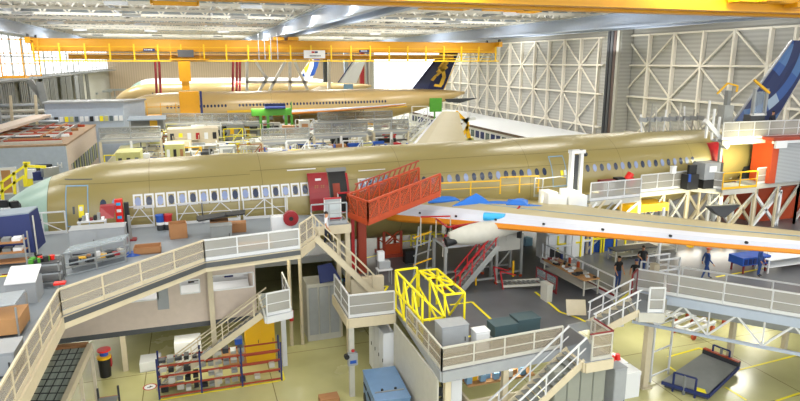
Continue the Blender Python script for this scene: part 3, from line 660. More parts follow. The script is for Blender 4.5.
railing([(-8.3, 33.0, Z7), (-6.3, 33.0, Z7)], 'white gate railing in front of the airliner nose door', infill=None, step=1.0)
b = MB(); b.bar((-8.0, 33.0, Z7 + 1.05), (-6.4, 33.0, Z7 + .1), .04); tag(b.build('gate_brace', 'white'), 'white diagonal brace bar in the railing before the nose door', 'brace')
for i, (u0, u1) in enumerate(((130, 156), (178, 203), (203, 240), (245, 288))):
    a, e = A(u0, 222, Z7).x, A(u1, 220, Z7).x
    g = railing([(a, 33.0, Z7), (e, 33.0, Z7)], ['white gate railing under the first masked windows', 'white gate railing behind the tall open cardboard box', 'white gate railing with two diagonal braces beside the black sheets', 'white gate railing between black sheets and the red reel'][i], infill=None, step=1.3)
    m = (a + e) / 2
    MB().bar((a, 33.0, Z7 + .1), (m, 33.0, Z7 + 1.05), .04).build('brace', 'white', g); MB().bar((m, 33.0, Z7 + 1.05), (e, 33.0, Z7 + .1), .04).build('brace', 'white', g)
# office box under the gallery
of = thing('site_office', 'cream office cabin with lit windows hung under the diagonal gallery edge', 'office', (-2, 31, 3.2))
y = 29.35
MB().span((-7.6, y, 3.1), (2.3, 33, 3.35)).build('floor_slab', 'darksteel', of)
wins = []
for u0_, u1_, v0_, v1_ in ((120, 157, 285, 303), (181, 199, 279, 294), (209, 253, 272, 291)):
    a_, e_ = AY(u0_, v1_, y), AY(u1_, v0_, y); wins.append((a_.x, e_.x, a_.z, min(e_.z, 6.2)))
b = MB(); xs = [-7.6] + [q for w_ in wins for q in w_[:2]] + [2.3]
for i in range(0, len(xs), 2): b.span((xs[i], y, 3.35), (xs[i + 1], y + .1, 6.3))
for x0, x1, z0, z1 in wins: b.span((x0, y, 3.35), (x1, y + .1, z0)); b.span((x0, y, z1), (x1, y + .1, 6.3))
b.build('front_wall', 'beigewall', of); b = MB(); b.span((2.2, y + .1, 3.35), (2.3, 33, 6.3)); b.build('side_wall', 'beigewall', of); b = MB(); b.span((-7.6, 32.9, 3.35), (2.2, 33, 6.3)); b.build('rear_wall', 'paper', of)
for x0, x1, z0, z1 in wins:
    f = MB(); f.bar((x0, y - .02, z0), (x1, y - .02, z0), .06); f.bar((x0, y - .02, z1), (x1, y - .02, z1), .06); f.bar((x0, y - .02, z0), (x0, y - .02, z1), .06); f.bar((x1, y - .02, z0), (x1, y - .02, z1), .06)
    f.build('window', 'paper', of)
MB().span((-2.2, y - .05, 4.2), (-1.7, y, 5.9)).build('notice_board', 'lightgrey', of)
random.seed(3)
for i in range(26):
    w_ = random.choice(wins); x = random.uniform(w_[0] + .1, w_[1] - .1); z = random.uniform(w_[2], w_[3] - .35); yy = 30.2 + random.random() * 1.5
    m = random.choice(['paper', 'paper', 'navy', 'red', 'cyan', 'safety', 'black', 'green', 'card', 'charcoal'])
    small_box((x, yy, z), (random.uniform(.2, .5), .12, random.uniform(.15, .4)), m, 'file_box', 'coloured file box or screen standing inside the office seen through its windows', 'file box', group='things inside the office cabin', lid=False)
MB().span((-7.2, 29.9, 4.25), (2.1, 32.0, 4.33)).build('desk', 'paper', of)
area(-1, 31, 6.2, 6, 1.5, 110)
area(3.6, 31.5, 6.3, 2, 2, 130, (1, .95, .7)); area(-1.5, 30.5, 2.9, 6, 1.2, 170, (1, .95, .78)); area(-1.5, 26.8, 6.4, 5, .6, 110, (1, .97, .88), (math.radians(-35), 0, 0))  # fill lights added under the gallery for the floor and office wall
# tube lamps added to brighten the floor below the working deck
for x, y, pw in ((24, 27, 260), (30, 26, 260), (12.2, 22.2, 90), (18, 28, 160), (36, 30, 200), (17.5, 22.3, 60), (26, 36, 200)):
    r = thing('added_tube_lamp', 'white tube lamp added under the dark working deck to light the floor', 'lamp', (x, y, 3.5), 0, 'added tube lamps below the deck'); MB().box((0, 0, .06), (1.6, .16, .1)).build('housing', 'white', r, False)
    area(x, y, 3.45, 1.8, .5, pw, (1, .97, .85))
# lower left roof and racks
lr = thing('low_cabin', 'grey tiled flat roof of a low cabin beside the bottom left railing', 'roof', (-5.8, 24, 3.3))
q = [A(55, 350, 3.5), A(87, 347, 3.5), A(62, 401, 3.5), A(28, 401, 3.5)]; d_ = (q[2] - q[1]) * .5; q[2] = q[2] + d_; q[3] = q[3] + (q[3] - q[0]) * .5
MB().slab(q, (0, 0, -.15)).build('roof_panel', 'gridtile', lr)
for i in range(1, 4): MB().bar(lerp(q[0], q[1], i / 4) + V(0, 0, .01), lerp(q[3], q[2], i / 4) + V(0, 0, .01), .035, .02).build('tile_joint', 'charcoal', lr)
for i in range(1, 12): MB().bar(lerp(q[0], q[3], i / 12) + V(0, 0, .012), lerp(q[1], q[2], i / 12) + V(0, 0, .012), .035, .02).build('tile_joint', 'charcoal', lr)
MB().bar(q[1] + V(.12, 0, 0), q[2] + V(.12, 0, 0), .2, .3).build('edge_beam', 'cream', lr); MB().bar(q[0] + V(-.1, 0, .05), q[3] + V(-.1, 0, .05), .22, .1).build('yellow_edge', 'yellow', lr)
MB().bar(q[0] + V(0, .15, .05), q[1] + V(0, .15, .05), .35, .1).build('rear_edge', 'card', lr)
for i in range(4): t = lerp(q[1], q[2], i / 3) + V(.15, 0, -.15); MB().bar(t, V(t.x, t.y, 0), .12).build('column', 'cream', lr)
shelf_rack((-4.3, 25.6, 0), (.8, 2.6, 1.9), 'steel rack with dark bins beside the low cabin, bottom left', 0, 'charcoal', 'orange', 1, 3)
for i in range(6):
    small_box((-4.3 + .05 * (i % 2), 24.7 + .42 * (i % 3) * 1.3, .25 + .64 * (i // 3) + .1), (.5, .4, .3), ['charcoal', 'steel'][i % 2], 'storage_bin', 'dark storage bin on the small steel rack beside the low cabin', 'bin', group='bins on the rack by the low cabin')
# refuse stand with coloured lids
q = A(106, 376, 0); r = thing('waste_bin', 'black waste bin with yellow and red lids standing on the concrete by the low cabin', 'bin', q)
MB().tube((0, 0, 0), (0, 0, 1.0), .26, 14, .3).build('body', 'black', r, False); MB().tube((.0, 0, 1.0), (0, 0, 1.1), .34, 14).build('lid', 'yellow', r, False)
MB().box((.2, .1, .75), (.25, .3, .5)).build('side_pouch', 'red', r, False); MB().tube((0, .2, 1.3), (0, .2, 1.38), .33, 14).build('upper_lid', 'brightred', r, False); MB().tube((0, .1, 1.1), (0, .1, 1.3), .2, 14).build('bag', 'blue', r, False)
# big rack on the ground
RK = 'goods stored on the blue and orange rack'
rk = shelf_rack((.42, 29.1, 0), (5.7, .9, 2.05), 'long blue and orange storage rack standing on the concrete inside a yellow line', 0, 'navy', 'rust', 3, 4, shelf=None)
random.seed(5)
for k in range(4):
    for i in range(15):
        x = -2.2 + i * .36
        if (x > 1.4 and random.random() < .8) or random.random() < .15: continue
        h = random.uniform(.12, .32)
        small_box((x, 29.1 + random.uniform(-.15, .1), 2.05 * (k + .25) / 4 + .045), (random.uniform(.2, .33), random.uniform(.3, .5), h), random.choice(['charcoal', 'black', 'steel', 'offwhite', 'black', 'grey']), 'storage_box', 'small dark or grey stored part lying on the blue and orange rack', 'stored part', group=RK, lid=False)
small_box((1.32, 29.2, 2.06), (.35, .4, .28), 'blue', 'storage_box', 'blue box on top of the blue and orange rack', 'box')
# stair left with landing
lb = deck([(2.55, 27.4), (3.75, 27.7), (3.75, 30.4), (2.55, 30.4)], 4.0, .12, 'small white mesh landing halfway above the storage rack', 'deckgrey', 'white', cols=[(3.65, 30.2)], colm='white', beam=.2)
railing([(2.6, 27.45, 4), (3.7, 27.7, 4), (3.7, 30.2, 4)], 'white mesh railing round the small landing above the storage rack', infill='meshwhite', step=1.2)
stairs((-2.4, 29.9, 0), (2.55, 28.1, 4.0), .9, 'light metal stairs descending behind the blue and orange rack', rail='cream', tread='grey')
cabinet((2.5, 31.2, 0), (1.5, .9, 2.5), 'tall yellow cabinet under the small white landing', 'yellow', doors=2)
crate((1.2, 31.5, 0), (1.3, 1.0, .6), 'wooden crate on the concrete behind the light metal stairs', 'wood')
crate((-1.1, 31.8, 0), (1.3, 1.0, 1.5), 'white boxed load on the concrete behind the storage rack', 'paper', name='packing_case')
crate((-3.0, 32.2, 0), (1.0, 1.0, .5), 'white carton lower than its neighbour behind the storage rack', 'paper', name='packing_case')
for x, y_ in ((4.35, 32.4), (4.95, 32.4)):
    b = MB(); b.tube((x, y_, 0), (x, y_, 6.6), .1, 10); tag(b.build('support_post', 'cream'), 'cream round post under the gallery, %s' % ('nearer to the white landing' if x < 4.5 else 'farther from the white landing'), 'post')
q = A(290, 320, 1); r = thing('fire_extinguisher', 'red fire extinguisher fixed low on the cream post by the landing', 'fire extinguisher', (4.35, 32.15, 1.6)); MB().tube((0, 0, 0), (0, 0, .6), .12, 12).build('cylinder', 'red', r, False); MB().box((-.1, 0, .68), (.3, .05, .08)).build('valve', 'black', r, False)
# machinery behind below gallery (320-340, 260-290)
m = thing('hydraulic_cabinet', 'grey machinery cabinet under the stair with the climbing worker', 'machine', (6.3, 33.2, 0)); MB().span((5.3, 32.6, 0), (7.2, 34, 3.4)).build('body', 'offwhite', m)
for i in range(3): MB().span((5.4 + .6 * i, 32.52, .4), (5.9 + .6 * i, 32.6, 3.2)).build('door', 'lightgrey', m)
MB().slab([(6.0, 32.3, 3.5), (7.2, 32.3, 3.6), (6.8, 32.9, 4.4), (6.0, 32.9, 4.3)], (0, 0, .05)).build('tilted_screen', 'navy', m)
bench(A(345, 283, 2.0) - V(0, 0, 2), (2.4, .7, 2.0), 'white trestle with blue clamps below the climbing worker', 0, 'offwhite', 'white')
for i in range(5): small_box(A(334 + 6 * i, 281, 2.05), (.3, .3, .2), 'cyan' if i % 2 else 'blue', 'clamp', 'bright blue clamp block on the white trestle', 'clamp', group='blue clamp blocks on the trestle', lid=False)
# stair from the gallery down to the deck
stairs((8.1, 28.9, 4), (5.1, 28.85, Z7), .9, 'cream stairs from the gallery down to the dark deck with the worker on them', frame='cream', rail='cream')
railing([(4.15, 26.9, Z7), (5.0, 28.3, Z7)], 'short cream railing at the head of the worker\'s stairs', infill='meshcream', frame='cream', step=.8)
railing([(5.35, 30.6, Z7), (7.2, 30.6, Z7)], 'pale railing in front of the open red aircraft door', infill=None, frame='lightgrey', step=.8)
deck([(5.3, 30.4), (7.3, 30.4), (7.3, 33.0), (5.3, 33.0)], Z7, .15, 'small platform under the open red aircraft door', 'deckgrey', 'cream', cols=[(7.2, 30.6), (7.2, 32.8)], beam=.3)
# notched platform
deck([(6.1, 26.0), (8.3, 25.9), (8.3, 29.2), (6.1, 29.2)], Z4, .15, 'small cream platform carrying fire extinguishers beside the dark deck', 'deckdark', 'cream', cols=[(6.25, 26.15)], colm='offwhite', beam=.3)
railing([(6.15, 29.1, 4), (6.15, 26.05, 4), (8.3, 25.95, 4)], 'white mesh railing round the small platform with fire extinguishers', infill='meshwhite', step=1.5)
r = thing('control_box', 'small grey control box with a red button on the cream post', 'control box', (6.25, 25.95, 1.7)); MB().box((0, 0, .3), (.45, .25, .6)).build('housing', 'lightgrey', r, False); MB().tube((0, -.12, .72), (0, -.12, .8), .08, 10).build('button', 'red', r, False); MB().box((0, -.14, .2), (.3, .02, .15)).build('display', 'blue', r, False); MB().tube((-.3, 0, .5), (-.3, -.2, .5), .12, 10).build('reel', 'black', r, False)
for i in range(3):
    p = A(357 + 5.5 * i, 289, 4); r = thing('fire_extinguisher', 'red fire extinguisher at the foot of the worker\'s stairs, %s of three' % ['leftmost', 'middle', 'rightmost'][i], 'fire extinguisher', (p.x, p.y, 4))
    MB().tube((0, 0, 0), (0, 0, .55), .12, 12).build('cylinder', 'deepred', r, False); MB().tube((0, 0, .55), (0, 0, .62), .05, 8).build('neck', 'black', r, False); MB().box((0, -.13, .3), (.14, .02, .18)).build('label_plate', 'paper', r, False)
MB_ = MB().span((6.9, 28.6, 4), (8.6, 28.9, 4.9)); tag(MB_.build('guard_plate', 'cream'), 'cream guard plate behind the three fire extinguishers', 'guard plate')
# equipment desk right of it
r = thing('control_desk', 'white computer console on thin legs standing on the dark deck', 'console', A(384, 284, 4)); MB().box((0, 0, .85), (.8, .5, .08)).build('top', 'white', r, False); MB().box((0, 0, 1.1), (.6, .4, .4)).build('cabinet', 'lightgrey', r, False); MB().box((-.15, .1, 1.55), (.35, .3, .5)).build('monitor', 'white', r, False)
for x in (-.35, .35):
    for yy in (-.2, .2): MB().box((x, yy, .4), (.05, .05, .8)).build('leg', 'steel', r, False)
# fascia of the dark deck, left side, with cabinets
b = MB(); b.span((8.22, 20.3, 0.0), (8.3, 25.8, 3.58)); b2 = b.build('wall_inner', 'offwhite'); b2['kind'] = 'structure'
for i in range(4): cabinet((8.1, 26.5 + i * .66, 0), (.62, .5, 2.9), 'white switch cabinet beside the dark deck, ' + ['closest to the trailer', 'second behind the trailer', 'third from the trailer', 'deepest in the row'][i], 'paper', rz=-PI / 2, doors=1)
# van like machine
q = A(392, 401, 0); r = thing('tow_tractor', 'pale blue-grey boxy equipment trailer at the bottom edge of the picture', 'trailer', (7.3, 24.1, 0), math.radians(-4))
MB().slab([(-.75, -1.4, .35), (.75, -1.4, .35), (.75, 1.4, .35), (-.75, 1.4, .35)], (0, 0, 1.15)).build('body', 'vanblue', r, False)
MB().slab([(-.78, -1.43, 1.5), (.78, -1.43, 1.5), (.78, 1.43, 1.5), (-.78, 1.43, 1.5)], (0, 0, .06)).build('roof', 'vanblue', r, False)
for yy in (-.9, 0, .9):
    MB().box((-.77, yy, 1.0), (.03, .6, .12)).build('vent', 'black', r, False)
MB().box((0, -.75, 1.58), (1.3, .06, .04)).build('roof_bar', 'steel', r, False)
for x in (-.3, .3): MB().tube((x, -.6, 1.56), (x, -.6, 1.62), .06, 10).build('roof_bolt', 'black', r, False)
for x in (-.7, .7):
    for yy in (-1, 1): MB().tube((x - .08, yy, .3), (x + .08, yy, .3), .3, 16).build('wheel', 'black', r, False)
crate(A(329, 401, 0), (.9, .6, .25), 'small brown wooden tray on the concrete at the bottom edge', 'card', name='wooden_tray')
# near mezzanine railings
railing([(8.35, 24.3, 4), (8.3, 20.05, 4)], 'cream mesh railing down the left edge of the near deck corner', infill='meshcream', frame='offwhite', step=1.4, h=.95)
railing([(8.3, 20.05, 4), (13.75, 20.35, 4)], 'long cream mesh railing across the front of the near deck', infill='meshcream', frame='offwhite', step=1.35, h=.95)
stairs((9.2, 19.45, .5), (13.95, 19.6, 4), 1.15, 'white stairs descending to the left in front of the near deck', rail='white', tread='grey')
deck([(13.9, 18.9), (15.15, 18.9), (15.15, 20.6), (13.9, 20.35)], Z4, .15, 'small landing at the head of the near white stairs', 'deckgrey', 'cream', beam=.25)
railing([(15.1, 20.3, 4), (15.1, 18.95, 4), (14.2, 18.95, 4)], 'cream mesh guard with a red top rail round the stair landing', infill='meshcream', frame='offwhite', step=1)
b = MB(); b.bar((14.05, 18.93, 5.16), (15.13, 18.93, 5.16), .05); b.bar((15.13, 18.93, 5.16), (15.13, 20.2, 5.16), .05); tag(b.build('red_grip_rail', 'darkred'), 'dark red grip rail on top of the stair landing guard', 'rail')
for i in range(4): cabinet((13.1 + .6 * i, 19.6, 0), (.58, .6, 3.55), 'tall grey-green cabinet below the stair landing, ' + ['under the treads', 'second from the treads', 'second from the cream post', 'beside the cream post'][i], 'cabgrey', doors=1)
# control cabinet under walkway
cabinet((15.95, 19.6, 0), (.6, .6, 3.2), 'narrow grey electrical cabinet with coloured buttons beside the cream post', 'lightgrey', doors=1)
cabinet((17.1, 21.6, 0), (1.3, 1.0, 2.3), 'white waist-high machine cabinet below the upper stair landing', 'paper', doors=2)
for i in range(2): b = MB(); b.tube((17.2 + .3 * i, 21.5, 2.33), (17.2 + .3 * i, 21.5, 2.58), .15, 12, .1); tag(b.build('warning_light', 'brightred'), 'red dome on the white machine cabinet, ' + ['left', 'right'][i] + ' of the pair', 'warning light')
small_box((18.6, 22.2, 0), (1.1, .8, 1.3), 'paper', 'equipment_case', 'white hooded case behind the white machine cabinet', 'case')
# underneath the near deck
b = MB(); b.span((9.9, 21.0, 0), (13.0, 21.1, 1.9)); b.span((9.9, 21.1, 0), (10, 23.5, 1.9)); o = tag(b.build('partition_screen', 'cream'), 'cream partition screens enclosing a bay under the near deck', 'partition')
cabinet((9.35, 21.4, 0), (.5, .8, 3.0), 'narrow white locker under the near deck corner', 'paper', doors=1)
ws = shelf_rack((8.75, 21.6, 0), (.7, .5, 2.6), 'dark wire shelf rack under the near deck corner', 0, 'charcoal', 'charcoal', 1, 5)
random.seed(11)
for i in range(9): small_box((10.3 + .32 * i, 21.9 + .2 * (i % 2), 2.2), (.25, .25, random.uniform(.2, .5)), random.choice(['blue', 'paper', 'black', 'yellow', 'skyblue', 'wood']), 'tool_case', 'small coloured tool case on the shelf under the near deck', 'tool case', group='tool cases under the near deck', lid=False)
b = MB(); b.span((10.2, 21.7, 2.1), (13.4, 22.4, 2.18)); tag(b.build('wall_shelf', 'wood'), 'wooden shelf behind the cream partition screens', 'shelf')
# boxes on the near deck
cabinet((9.35, 21.6, 4), (1.15, .8, 1.2), 'light grey box on the near deck, largest of those behind the railing', 'lightgrey', doors=1, name='equipment_box')
cabinet((10.45, 21.2, 4), (.6, .5, .9), 'small white box behind the near deck railing', 'paper', doors=1, name='equipment_box')
small_box((11.6, 21.5, 4.42), (1.05, .75, .55), 'casegreen', 'transport_case', 'dark green-grey transport case nearer to the small white box', 'case')
small_box((12.8, 21.75, 4.42), (1.05, .75, .55), 'casegreen', 'transport_case', 'dark green-grey transport case at the stair end of the railing', 'case')
bench((12.2, 21.6, 4), (2.4, .7, .42), 'low trolley carrying the two dark transport cases', 0, 'steel', 'steel', name='low_trolley')
# yellow barrier frames
def tubes(label, segs, m='safety', w=.09, name='tube_barrier', cat='barrier', pn='rail'):
    r = thing(name, label, cat, segs[0][0])
    for p, q in segs: MB().bar(p, q, w).build('post' if abs(p[2] - q[2]) > .6 and (Vector(p) - Vector(q)).xy.length < .3 else pn, m, r)
    return r
ya, yb = A(395, 315, 4), A(440, 368, 4)
seg = []
x0 = 8.45
ysq = (26.2, 25.0, 23.8, 22.6)
for i, yy in enumerate(ysq): seg.append(((x0, yy, 4), (x0, yy, 6.0)))
for a_, e_ in zip(ysq, ysq[1:]): seg += [((x0, a_, 6), (x0, e_, 4.1))]
for z in (4.1, 5.0, 6.0): seg.append(((x0, 26.2, z), (x0, 22.6, z)))
seg += [((x0, 26.2, 6), (x0 + 1.1, 26.3, 6)), ((x0 + 1.1, 26.3, 4), (x0 + 1.1, 26.3, 6)), ((x0, 22.6, 6), (x0 + 1.0, 22.6, 5)), ((x0 + 1, 22.6, 4), (x0 + 1, 22.6, 5)), ((x0, 22.6, 5), (x0 + 1.0, 22.6, 5)), ((x0 + 1, 22.6, 5), (x0 + 1.1, 24.6, 6)), ((x0 + 1.1, 24.6, 6), (x0 + 1.1, 24.6, 4))]
tubes('bright yellow lattice guard along the left edge of the dark deck', seg, w=.08)
c4 = [(9.66, 26.34), (10.58, 26.34), (10.56, 23.05), (9.65, 23.07)]; seg = []
for a_, e_ in zip(c4, c4[1:] + c4[:1]): seg.append(((*a_, 5.8), (*e_, 5.8))); seg.append(((*a_, 4), (*a_, 5.8)))
for t in (.33, .66): seg.append(((9.66, 26.34 - 3.27 * t, 5.8), (10.57, 26.34 - 3.27 * t, 5.8)))
seg += [((9.66, 26.34, 5.8), (10.57, 24.2, 5.8)), ((9.66, 26.34, 5.8), (8.6, 26.1, 4.6)), ((9.66, 26.34, 5.0), (9.65, 23.07, 4.1)), ((10.58, 26.34, 5.8), (10.57, 24.7, 4.1)), ((10.57, 24.7, 4.1), (10.56, 23.05, 5.8)), ((10.12, 26.34, 5.8), (10.1, 23.06, 5.8))]
tubes('bright yellow tubular cage frame standing on the dark deck before the engine stand', seg, w=.075)
def A7(u, v):      # a point on the gallery floor, kept clear of the airliner's side
    q = A(u, v, Z7)
    return q if q.y < 32.2 else V(AY(u, v, 32.2).x, 32.2, Z7)
# ------------------------------------------------------------------ gallery contents
r = thing('covered_trolley', 'trolley under a dark blue cover at the left edge of the gallery', 'trolley', A7(20, 262))
q0, q1 = A7(0, 258), A7(36, 258); xx = q1.x
b = MB(); b.slab([(xx - 3.2, q0.y, Z7 + .25), (xx, q1.y, Z7 + .25), (xx - .12, q1.y + .25, Z7 + 1.9), (xx - 3.2, q1.y + .25, Z7 + 1.75)], (0, .05, 0)); b.slab([(xx, q1.y, Z7 + .25), (xx + .1, q1.y + 1.6, Z7 + .25), (xx, q1.y + 1.4, Z7 + 1.9), (xx - .12, q1.y + .25, Z7 + 1.9)], (-.04, 0, 0)); b.build('cover', 'navy', r)
b = MB(); b.slab([(xx - 3.2, q1.y + .25, Z7 + 1.75), (xx - .12, q1.y + .25, Z7 + 1.9), (xx, q1.y + 1.4, Z7 + 1.92), (xx - 3.2, q1.y + 1.4, Z7 + 1.8)], (0, 0, .06)); b.build('cover_top', 'canvas', r)
for x in (xx - .1, xx - 2.8): MB().tube((x, q1.y + .3, Z7 + .1), (x + .06, q1.y + .3, Z7 + .1), .1, 10).build('wheel', 'black', r)
MB().bar((xx + .06, q1.y + .1, Z7 + .1), (xx + .06, q1.y + .1, Z7 + 1.85), .05).build('corner_post', 'offwhite', r)
q = A7(12, 265); tr = shelf_rack((q.x - .2, q.y - .1, Z7 + .1), (1.7, .6, 1.25), 'brown shelf trolley with parts in front of the dark blue cover', 0, 'steel', 'card', 1, 3, shelf='card', thick=.05)
for i in range(8): small_box((q.x - .8 + .38 * (i % 4), q.y - .1, Z7 + .1 + 1.25 * ((i // 4) + .25 + (0 if i < 4 else 0)) / 3 + .45), (.3, .4, .16), ['offwhite', 'black', 'grey', 'paper'][i % 4], 'part_tray', 'small tray of parts on the brown shelf trolley', 'tray', group='trays on the brown shelf trolley', lid=False)
q = A7(100, 252); cabinet((q.x, q.y + .2, Z7), (2.2, .9, 1.1), 'wide grey two-door cabinet on the gallery before the nose door', 'lightgrey', doors=2)
q = A7(97, 222); bench((q.x, q.y - 1.3, Z7), (1.2, .5, 1.05), 'white instrument stand crowded with gauges behind the wide grey cabinet', 0, 'white', 'white', name='instrument_stand')
for i in range(7): small_box((q.x - .5 + .16 * i, q.y - 1.3, Z7 + 1.05), (.12, .2, .15 + .12 * (i % 3)), ['black', 'steel', 'paper', 'darkred'][i % 4], 'instrument', 'small gauge or valve on the white instrument stand', 'instrument', group='gauges on the instrument stand', lid=False)
q = A7(121, 226); r = thing('red_signal_stack', 'tall red and white equipment tower behind the wide grey cabinet', 'equipment tower', q)
MB().box((0, 0, .85), (.34, .34, 1.7)).build('body', 'brightred', r, False)
for k in range(4): MB().box((0, -.18, .5 + .33 * k), (.2, .02, .14)).build('display', ['paper', 'cyan'][k % 2], r, False)
MB().box((.32, .05, .75), (.2, .3, 1.5)).build('side_column', 'black', r, False)
b = MB(); q = A(111, 212, Z7 + 1.0); b.slab([(q.x - .35, q.y - 1.6, Z7 + 1.05), (q.x + .3, q.y - 1.6, Z7 + 1.05), (q.x + .4, q.y - 1.3, Z7 + 1.6), (q.x - .3, q.y - 1.2, Z7 + 1.55)], (0, .25, .05)); tag(b.build('red_cloth', 'deepred'), 'dark red cloth heaped beside the red equipment tower', 'cloth')
# glass cage
q0, q1 = A7(66, 277), A7(126, 262); r = thing('glass_display_rack', 'long steel and glass rack full of parts in front of the grey cabinet', 'rack', q0)
hh = .95; dv = V(.1, .9, 0)
for t in (0, .5, 1):
    p = lerp(q0, q1, t)
    for e in (V(0, 0, 0), dv): MB().bar(p + e, p + e + V(0, 0, hh), .06).build('post', 'steel', r)
for z in (.05, .5, hh):
    MB().bar(q0 + V(0, 0, z), q1 + V(0, 0, z), .05).build('rail', 'alum', r); MB().bar(q0 + dv + V(0, 0, z), q1 + dv + V(0, 0, z), .05).build('rail', 'alum', r)
MB().slab([q0 + V(0, 0, hh), q1 + V(0, 0, hh), q1 + dv + V(0, 0, hh), q0 + dv + V(0, 0, hh)], (0, 0, .03)).build('glass_top', 'clear', r)
MB().slab([q0 + V(0, 0, .3), q1 + V(0, 0, .3), q1 + dv + V(0, 0, .3), q0 + dv + V(0, 0, .3)], (0, 0, .03)).build('shelf', 'grey', r)
random.seed(21)
for i in range(22):
    p = lerp(q0, q1, random.uniform(.04, .94)) + dv * random.uniform(.2, .8); small_box((p.x, p.y, Z7 + .33), (random.uniform(.12, .35), .25, random.uniform(.08, .3)), random.choice(['red', 'yellow', 'black', 'offwhite', 'steel', 'card', 'paper', 'charcoal']), 'loose_part', 'small coloured part lying inside the steel and glass rack', 'part box', random.random(), group='parts inside the glass rack', lid=False)
q = A7(48, 285); r = thing('tool_trolley', 'untidy steel tool trolley between the white desk and the glass rack', 'trolley', q)
for dx in (-.5, .5):
    for dy in (-.35, .35): MB().box((dx, dy, .5), (.05, .05, 1.0)).build('post', 'steel', r, False)
for z in (.25, .6, .95): MB().box((0, 0, z), (1.1, .8, .04)).build('tray', 'darksteel', r, False)
for i in range(16): small_box((q.x + random.uniform(-.45, .45), q.y + random.uniform(-.3, .3), Z7 + .97), (random.uniform(.08, .25), .15, random.uniform(.06, .25)), random.choice(['brightred', 'black', 'paper', 'green', 'steel', 'charcoal', 'alum']), 'tool', 'small tool or part piled on the untidy steel trolley', 'tool', random.random() * 3, group='tools on the steel trolley', lid=False)
small_box(A(60, 284, Z7 + .9), (.35, .25, .08), 'brightred', 'tool_case', 'flat red case lying beside the corner of the gallery railing', 'case', lid=False)
q = A7(26, 300); r = thing('sloping_desk', 'white cabinet with a sloping top on the gallery beside the corner railing', 'cabinet', (q.x, q.y, Z7))
MB().slab([(-.45, -.4, 0), (.45, -.4, 0), (.45, .6, 0), (-.45, .6, 0)], (0, 0, .75)).build('body', 'lightgrey', r, False); MB().slab([(-.48, -.45, .75), (.48, -.45, .75), (.48, .62, 1.05), (-.48, .62, 1.05)], (0, 0, .05)).build('top', 'paper', r, False)
q = A7(8, 330); r = thing('tube_rack', 'rack of pale tubes over brown crates at the left edge of the gallery', 'rack', (q.x - .2, q.y - .2, Z7))
for i in range(9): MB().tube((-.9, -.5 + .14 * i, 1.0), (.7, -.5 + .14 * i, 1.08), .045, 8).build('tube', 'alum', r, False)
MB().box((0, 0, .4), (1.5, 1.2, .5)).build('crate', 'wood', r, False)
for dx in (-.85, .7):
    for dy in (-.6, .7): MB().box((dx, dy, .5), (.05, .05, 1.0)).build('post', 'steel', r, False)
q = A7(6, 372); cabinet((q.x - .1, q.y + .1, Z7), (.9, 1.0, .7), 'low grey cabinet at the bottom left corner of the gallery', 'lightgrey', doors=1)
# striped tape, small clutter by the diagonal rail
b = MB(); p0, p1 = A7(0, 277), A7(58, 268); b.bar(p0 + V(0, 0, .01), p1 + V(0, 0, .01), .14, .01); o = b.build('floor_marking', 'safety'); o['kind'] = 'structure'
b = MB(); b.bar(p0 + V(0, .22, .01), p1 + V(0, .22, .01), .12, .01); o = b.build('floor_marking', 'darkred'); o['kind'] = 'structure'
q = A7(132, 255); b = MB(); b.tube(q + V(0, .1, 0), q + V(0, .1, .1), .42, 16, .2); tag(b.build('blue_bag', 'blue'), 'blue bag lying on the gallery behind the diagonal railing', 'bag')
crate(A7(148, 252), (1.1, .7, .3), 'low wooden crate with tools behind the diagonal railing', 'card', name='wooden_crate', open_top=True)
q = A7(131, 240); r = thing('post_stand', 'grey upright tool post standing beside the wide grey cabinet', 'post', q); MB().box((0, 0, .6), (.12, .12, 1.2)).build('post', 'steel', r, False); MB().box((0, 0, .03), (.5, .5, .06)).build('base', 'darkred', r, False)
for u, m, c in ((160.5, 'blue', 'blue'), (168, 'red', 'red')):
    q = A7(u, 223); r = thing('waste_bin', 'round %s bin with a white band before the gate railing' % c, 'bin', q)
    MB().tube((0, 0, 0), (0, 0, .28), .19, 14).build('base', 'charcoal', r, False); MB().tube((0, 0, .28), (0, 0, .42), .2, 14).build('band', 'paper', r, False); MB().tube((0, 0, .42), (0, 0, .72), .2, 14, .22).build('drum', m, r, False); MB().tube((0, 0, .72), (0, 0, .78), .24, 14).build('lid', m, r, False)
crate(A(178.5, 237, Z7), (.78, .7, .72), 'tall open brown cardboard box standing alone on the gallery', 'card', rz=.1, open_top=True)
crate(A7(220, 236), (.85, .7, .8), 'brown cardboard box under black sheets on the gallery', 'card')
q = A7(237, 231); crate(q, (.9, .6, .45), 'low brown cardboard box to the right of the black sheets', 'card', rz=-.1)
q = A7(215, 243); cabinet((q.x + .3, q.y - .2, Z7), (.95, .6, .9), 'grey drawer box just behind the white gallery railing', 'grey', doors=1)
for u, v, w_, h_ in ((222, 236, 2.2, .95), (213, 240, 1.2, 1.05)):
    q = A7(u, v); b = MB(); b.slab([(q.x - w_ / 2, q.y - .5, Z7 + h_), (q.x + w_ / 2, q.y - .4, Z7 + h_ + .12), (q.x + w_ / 2 + .1, q.y + .5, Z7 + h_ + .1), (q.x - w_ / 2, q.y + .4, Z7 + h_ - .02)], (0, 0, .07)); tag(b.build('black_sheet', 'black'), 'black sheet draped over the %s' % ('cardboard box, longer of two' if w_ > 2 else 'grey drawer box, shorter of two'), 'sheet')
b = MB(); q = A7(259, 247); b.span((q.x - .9, q.y - .2, Z7), (q.x + .6, q.y + .2, Z7 + .25)); tag(b.build('timber_piece', 'wood'), 'short wooden beam on the gallery floor behind the white mesh railing', 'beam')
